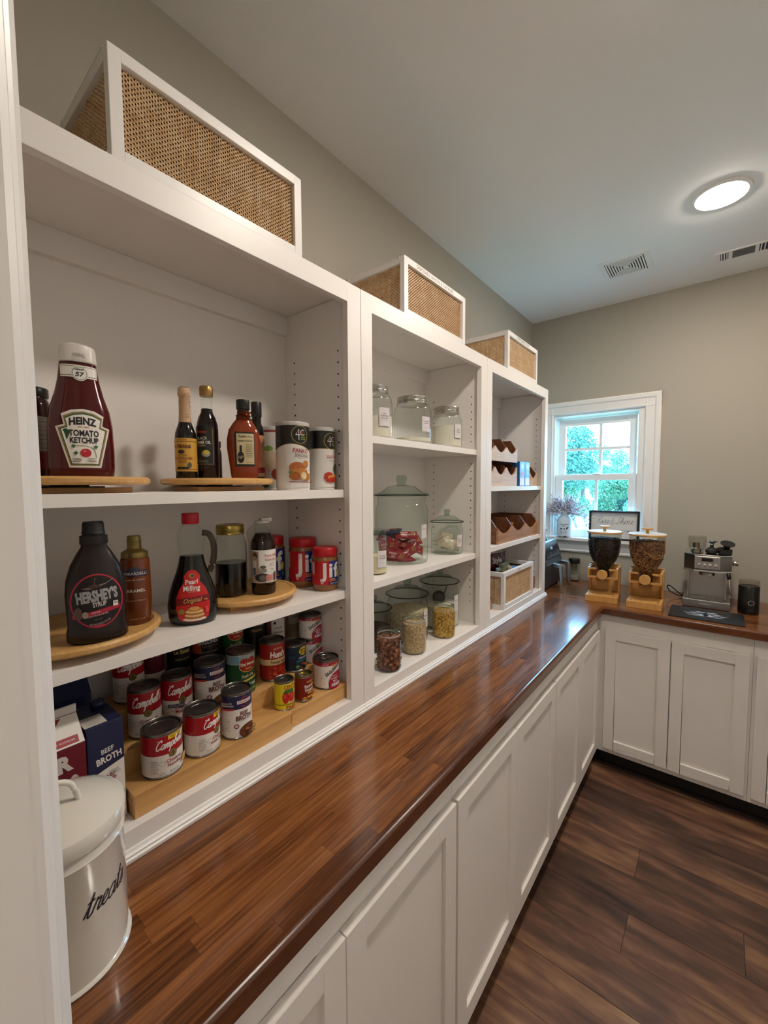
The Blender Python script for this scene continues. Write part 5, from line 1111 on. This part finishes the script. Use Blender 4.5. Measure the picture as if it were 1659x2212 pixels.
# espresso machine
SS = mat('#b5b2ad', .3, 1.); SSD = mat('#77746f', .3, 1.)
t = thing('espresso_machine', 'stainless steel espresso machine on the back worktop', 'coffee machine', (.757, 2.665, ZT)); hw = .101
box('drip_tray', (-hw, 0, .004), (hw, .235, .044), SS, t, .003)
box('tray_grate', (-.078, .012, .044), (.078, .10, .0465), SSD, t)
for x in (-.022, .022): lathe('grate_ring', [(.014, .0466), (.014, .048), (.009, .048), (.009, .0466)], CHROME, t, 20, cx=x, cy=.052, cap0=False, cap1=False)
box('rear_column', (-.083, .105, .044), (.083, .235, .208), SS, t, .002)
box('column_side', (-.083, .045, .05), (-.077, .104, .205), SS, t); box('column_side', (.077, .045, .05), (.083, .104, .205), SS, t)
m_ = MB(); m_.prism([(-hw, .235), (-hw, .035), (-.055, .002), (.055, .002), (hw, .035), (hw, .235)], .205, .285, 'z'); m_.build('machine_head', SSD, t, .004)
m_ = MB(); m_.prism([(-hw-.002, .235), (-hw-.002, .034), (-.056, .0), (.056, .0), (hw+.002, .034), (hw+.002, .235)], .197, .205, 'z'); m_.prism([(-hw-.002, .235), (-hw-.002, .034), (-.056, .0), (.056, .0), (hw+.002, .034), (hw+.002, .235)], .283, .288, 'z'); m_.build('chrome_band', CHROME, t, .001)
box('front_panel', (-.054, -.003, .212), (.054, .002, .279), SS, t, .002)
box('display', (-.024, -.0045, .253), (.024, -.003, .270), mat('#050506', .1), t)
for i in range(4):
    m = MB(); m.lathe([(.0085, 0), (.0092, .002), (.0092, .005), (.0065, .0055), (.0005, .006)], 20, M=T(-.035+.0235*i, -.003, .2335, rx=90)); sharp(m.build('button', CHROME, t))
m_ = MB(); m_.lathe([(.031, .172), (.034, .174), (.034, .192), (.038, .198)], 36, cy=.055); sharp(m_.build('group_head', SS, t))
m_ = MB(); m_.lathe([(.012, 0), (.014, .003), (.014, .022), (.012, .025)], 24, M=T(.103, .07, .245, ry=90)); sharp(m_.build('steam_knob', STEEL, t))
m_ = MB(); m_.tube([(.090, .03, .196), (.093, .022, .15), (.102, .008, .075)], .0042, 10); m_.build('steam_wand', CHROME, t); m_ = MB(); m_.tube([(.089, .032, .198), (.092, .026, .165)], .009, 12); m_.build('wand_grip', DARK, t)
A = Art(); A.text('BREVILLE', 0, .024, .006, ink('#e2e0dc'), .05, .01, spacing=1.2) if False else A.text('ESPRESSO', 0, .024, .006, ink('#e2e0dc'), .05, .01, spacing=1.2); A.build('front_print', t, lambda u, v, o: (u, -.0002-o, v), base=.0003)
m_ = MB(); m_.lathe([(.030, .288), (.026, .300), (.040, .322), (.041, .372), (.0405, .378)], 32, cx=-.048, cy=.06, cap1=False); sharp(m_.build('bean_hopper', PLASTIC, t)); m_ = MB(); m_.lathe([(.024, .290), (.024, .310), (.016, .318), (.016, .345)], 24, cx=-.052, cy=.055); sharp(m_.build('hopper_core', mat('#8d8572', .3, .8), t))
t2 = thing('tamping_station', 'chrome tamper and portafilter standing on top of the coffee machine', 'tamper', (.772, 2.74, ZT+.2885)); lathe('stand', [(.020, 0), (.026, .004), (.028, .018), (.02, .026), (.008, .034), (.008, .046)], DARK, t2, 28)
m_ = MB(); m_.lathe([(.010, .046), (.012, .054), (.022, .062), (.026, .068), (.02, .070)], 24); m_.tube([(-.026, 0, .066), (-.010, 0, .060), (.010, 0, .060), (.026, 0, .066)], .004, 8); sharp(m_.build('tamper_head', CHROME, t2))
m_ = MB(); m_.lathe([(.010, 0), (.012, .004), (.011, .028)], 16, M=T(.022, -.002, .020, ry=70)); sharp(m_.build('handle', mat('#17171a', .35), t2))
t2 = thing('knock_box', 'black cup with tilted black rubber funnel on the right of the coffee machine', 'cup', (.828, 2.735, ZT+.2885)); lathe('cup_body', [(.026, 0), (.030, .003), (.031, .026), (.029, .028)], DARK, t2, 32); m_ = MB(); m_.lathe([(.014, 0), (.015, .020), (.022, .030), (.031, .034), (.031, .038), (.020, .037), (.0005, .028)], 32, M=T(.004, -.002, .026, rx=22, ry=10)); sharp(m_.build('funnel', mat('#151516', .45), t2))
m_ = MB(); m_.tube(catmull([(.665, 2.90, .925), (.655, 2.86, .93), (.640, 2.84, .938), (.595, 2.85, .972), (.578, 2.86, .978), (.573, 2.86, .965), (.590, 2.86, .942), (.625, 2.86, .926), (.66, 2.88, .921)], 6), .0032, 8); tag(m_.build('power_cord', DARK), 'black power cord looping at the left of the coffee machine', 'cord')
t = thing('rubber_mat', 'black rubber bar mat with grey tribal emblem in front of the coffee machine', 'mat', (.7615, 2.525, ZT)); box('mat_body', (-.149, -.111, 0), (.149, .111, .006), mat('#1d1f23', .55), t, .002)
A = Art(); G = ink('#a5abb4', .5)
for sg in (-1, 1):
    A.poly([(sg*.004, -.045), (sg*.014, -.020), (sg*.004, .006), (sg*.022, -.014), (sg*.050, -.030), (sg*.030, -.036), (sg*.020, -.052)], G); A.poly([(sg*.003, .050), (sg*.012, .030), (sg*.030, .040), (sg*.050, .036), (sg*.036, .022), (sg*.016, .010), (sg*.006, .020)], G)
    A.poly([(sg*.018, .002), (sg*.048, .012), (sg*.070, .004), (sg*.050, -.002), (sg*.034, -.010)], G); A.poly([(sg*.040, -.012), (sg*.062, -.016), (sg*.095, -.006), (sg*.066, -.026), (sg*.044, -.024)], G); A.poly([(sg*.020, -.052), (sg*.045, -.046), (sg*.075, -.048), (sg*.046, -.060)], G)
A.poly([(0, -.028), (.008, .002), (0, .030), (-.008, .002)], ink('#24262a')); A.build('emblem', t, lambda u, v, o: (u, v, .006+o), base=.0003)
t = thing('coffee_grinder', 'black cylindrical coffee grinder with clear lid at the right', 'grinder', (.9295, 2.704, ZT), -78); lathe('grinder_body', [(.039, 0), (.0415, .003), (.0425, .010), (.0425, .140), (.040, .143), (.036, .141), (.0005, .139)], mat('#0b0b0c', .3), t, 48); lathe('clear_lid', [(.0425, .143), (.0415, .146), (.0410, .166), (.0395, .169), (.0005, .169)], PLASTIC, t, 40, cap0=False)
A = Art(); A.ring(0, .062, .0125, .0125, .0018, ink('#b9b6b0'), 32); A.text('coffee', 0, .024, .006, ink('#4a4a4c'), .028); A.build('front_print', t, mcyl(.0425), .005)
t = thing('white_crock', 'white ceramic crock at the far right edge of the back worktop', 'crock', (1.093, 2.648, ZT)); lathe('crock_body', [(.080, 0), (.084, .004), (.085, .190), (.082, .196)], CER, t, 48); lathe('lid', [(.0855, .196), (.0865, .199), (.0865, .212), (.070, .220), (.0005, .224)], CER, t, 48)

# ============================================================ WINDOW SILL
t = thing('milk_can', 'white milk can vase with black cow print on the window sill', 'vase', (-.048, 2.9805, 1.2102), -78)
o = MB().lathe([(.044, 0), (.0495, .004), (.050, .115), (.045, .130), (.030, .148), (.0285, .156), (.034, .190), (.0355, .194), (.033, .194), (.026, .160)], 44, .8, 1, cap1=False).build('can_body', ink('#d5dade', .35), t); sharp(o)
for sg in (-1, 1):
    m = MB(); m.tube(catmull([(0, sg*.040, .138), (0, sg*.056, .150), (0, sg*.064, .138), (0, sg*.054, .118), (0, sg*.047, .108)], 4), .0042, 8); m.build('handle', ink('#d5dade', .35), t)
A = Art(); A.text('FARM FRESH', 0, .088, .0068, IK, .052, .015); A.text('MILK', 0, .077, .0068, IK, .024, .015)
A.poly([(-.024, .060), (-.022, .048), (-.008, .044), (.010, .046), (.018, .056), (.016, .064), (-.010, .064)], ink('#e8ecee')); A.ell(-.019, .058, .006, .006, IK, 12); A.ell(.0, .057, .006, .005, IK, 12)
A.poly([(.010, .062), (.018, .070), (.028, .072), (.024, .064), (.016, .052)], IK); [A.rect(u, .028, u+.0016, .048, IK) for u in (-.022, -.016, .006, .012)]; A.stroke([(-.024, .028), (.018, .028)], .0012, IK, False, False); A.stroke([(-.008, .044), (.010, .045)], .001, IK, False, False)
A.ell(.006, .006, .012, .0025, IK); A.build('cow_print', t, mfront(lambda v: .04, lambda v: .05), .006)
t = thing('dried_twigs', 'bunch of pinkish white dried twigs in the milk can', 'dried flowers', (-.048, 2.9805, 1.40)); r_ = random.Random(12); m_ = MB(); m2 = MB()
for k in range(210):
    a = r_.uniform(0, 2*PI); e = r_.uniform(.05, 1.35); L = r_.uniform(.09, .155)*(1.15 if e < .6 else .95); d = Vector((math.cos(a)*math.cos(e), .62*math.sin(a)*math.cos(e), math.sin(e)*.95)); p = Vector((r_.uniform(-.01, .01), r_.uniform(-.01, .01), -.03)); pts = [p]
    for i in range(5): d = (d+Vector((r_.uniform(-.3, .3), r_.uniform(-.25, .25), r_.uniform(-.3, .25)))).normalized(); pts.append(pts[-1]+d*L/5)
    pts = [Vector((q.x, min(q.y, .026), q.z)) for q in pts]; (m_ if k % 3 else m2).tube(pts, .0013, 5)
    for q in pts[2:]:
        for _ in range(2): dd = Vector((r_.uniform(-1, 1), r_.uniform(-.6, .4), r_.uniform(-.6, 1))).normalized()*r_.uniform(.010, .022); e_ = q+dd; e_.y = min(e_.y, .028); (m_ if r_.random() < .7 else m2).tube([q, e_], .0011, 4)
o = m_.build('pale_twigs', ink('#e2dade', .7), t, fix=False); o['kind'] = 'stuff'; o = m2.build('dark_twigs', ink('#7a4f5c', .7), t, fix=False); o['kind'] = 'stuff'
t = thing('framed_sign', 'black framed white sign with handwritten greeting on the window sill', 'sign', (.2595, 2.973, 1.2102)); hw_ = .1465; hh_ = .191
m_ = MB(); m_.box((-hw_, -.012, 0), (-hw_+.011, .012, hh_)).box((hw_-.011, -.012, 0), (hw_, .012, hh_)).box((-hw_+.011, -.012, hh_-.011), (hw_-.011, .012, hh_)).box((-hw_+.011, -.012, 0), (hw_-.011, .012, .011)); m_.build('frame', ink('#1b1a1d', .5), t, .0008)
box('board', (-hw_+.010, .004, .010), (hw_-.010, .010, hh_-.010), ink('#dedad6', .6), t)
sg_map = lambda u, v, o: (u, .004-o, v)
for w_, cx in (('Rise', -.068), ('&', -.012), ('Shine', .058)):
    A = Art(); A.script(w_, cx, .118, .0215, .0018, ink('#2b2a2e'), .35, 1); A.build('lettering', t, sg_map, base=.0003)
A = Art(); A.stroke([(-.125, .140), (-.105, .140), (-.098, .137)], .0014, ink('#2b2a2e'), False, False); A.text('COFFEE TIME', .01, .062, .011, ink('#a9a4a2'), .20, .005, spacing=1.4); A.build('lettering', t, lambda u, v, o: (u, .004-o, v), base=.0003)

# ============================================================ OUTSIDE
ground = MB().box((-60, 3.3, -.75), (40, 90, -.55)).build('ground', wood('lawn', [(0, '#7a8a5c'), (.4, '#b5b48c'), (.6, '#d9d3b8'), (1, '#efe9d6')], (1, 1, 1), .9, 0, 0, .3, 4, (.12, .2, .1), .5), None); struct(ground)
BARK = mat('#5b5048', .9); LEAFS = [mat(c, .6) for c in ('#4a7363', '#67906f', '#40695a')]
def crown_mesh(name, m, n, sx, sz, seed, lobes=9, size=.17):
    r_ = random.Random(seed); L = [(r_.uniform(-.6, .6)*sx, r_.uniform(-.6, .6)*sx, r_.uniform(-.75, .75)*sz, r_.uniform(.3, .55)*sx) for _ in range(lobes)]; vs = []; fs = []
    for k in range(n):
        cx, cy, cz, cr = r_.choice(L); d = Vector((r_.gauss(0, 1), r_.gauss(0, 1), r_.gauss(0, 1))).normalized()*cr*r_.random()**.35
        c = Vector((cx, cy, cz))+d; a = Vector((r_.gauss(0, 1), r_.gauss(0, 1), r_.gauss(0, 1))).normalized(); b = a.orthogonal().normalized(); s_ = size*r_.uniform(.5, 1.3); c2 = a.cross(b)
        i = len(vs); vs += [c-b*s_, c-c2*s_*.5, c+b*s_, c+c2*s_*.5]; fs.append((i, i+1, i+2, i+3))
    me = bpy.data.meshes.new(name); me.from_pydata(vs, [], fs); me.materials.append(m); return me
cms = [crown_mesh('foliage', LEAFS[i], 15000, 2.1, 3.0, 30+i, 11, .085) for i in range(3)]
shr = crown_mesh('foliage', LEAFS[1], 8000, 1.7, 1.2, 44, 8, .07); tw = crown_mesh('foliage', mat('#8a6a78', .7), 3500, .55, .25, 45, 6, .018)
tr_spots = [(-7.2, 27, 0, 1.15, 4.9, 'leafy tree seen through the left upper pane'), (-5.2, 35, 1, .75, 2.0, 'green tree behind the middle muntin'), (-3.6, 33, 2, .62, 1.2, 'low dark green tree filling the lower right panes'), (-10.6, 33, 1, 1.2, 4.5, 'tall tree left of the view through the window'),
 (-.2, 33, 0, .7, 1.8, 'tree right of the view through the window'), (-14.5, 38, 2, 1.2, 3.9, 'dark tree far left beyond the glass'), (3.2, 34, 1, .9, 2.6, 'pale green tree far right beyond the glass'), (7.5, 35, 2, .9, 2.6, 'outermost dark tree on the right beyond the glass'), (-19, 42, 0, 1.3, 4.0, 'outermost tree on the left beyond the glass'), (-9.6, 44, 1, 1.0, 2.6, 'distant tree in the gap left of the middle'), (-6.3, 47, 2, .85, 2.0, 'distant low tree right of the middle'), (-2.6, 47, 1, .8, 2.0, 'distant low tree behind the right sash edge')]
for x, y, k, sc, zc, lb in tr_spots:
    t = thing('tree', lb, 'tree', (x, y, -.55), rnd.uniform(0, 360), 'trees outside the window')
    m = MB(); m.tube([(0, 0, 0), (.1, .05, zc*.5), (.0, .1, zc+1.0), (.1, 0, zc+2.2*sc)], .2*sc, 8, taper=[1.2, .9, .6, .2]); m.build('trunk', BARK, t)
    o = bpy.data.objects.new('foliage', cms[k]); COL.objects.link(o); o.parent = t; o.location = (0, 0, zc+.5); o.scale = (sc, sc, sc); o['kind'] = 'stuff'
for i, (x, y, sc) in enumerate([(-6.6, 29, 1.15), (-4.4, 31.5, 1.2), (-2.2, 29, 1.1), (-9.4, 31, 1.2), (.6, 30, 1.1), (-13.2, 33, 1.3), (5.6, 31, 1.3)]):
    t = thing('bush', ['leftmost middle', 'middle', 'right middle', 'left', 'right', 'far left', 'far right'][i]+' round green bush at the foot of the trees outside', 'bush', (x, y, -.55), 0, 'bushes outside the window')
    o = bpy.data.objects.new('foliage', shr); COL.objects.link(o); o.parent = t; o.location = (0, 0, 1.2*sc); o.scale = (sc, sc, sc); o.rotation_euler = (0, 0, i*1.3); o['kind'] = 'stuff'
t = thing('twiggy_shrub', 'low pinkish twiggy shrub just outside the lower right pane', 'bush', (-.36, 6.2, -.55)); o = bpy.data.objects.new('foliage', tw); COL.objects.link(o); o.parent = t; o.location = (0, 0, 1.5); o['kind'] = 'stuff'
m_ = MB(); [m_.tube([(0, 0, 0), (.3*math.cos(a), .3*math.sin(a), 1.2), (.5*math.cos(a), .5*math.sin(a), 1.7)], .02, 5) for a in (0, 1.2, 2.5, 3.8, 5.1)]; m_.build('stems', BARK, t)
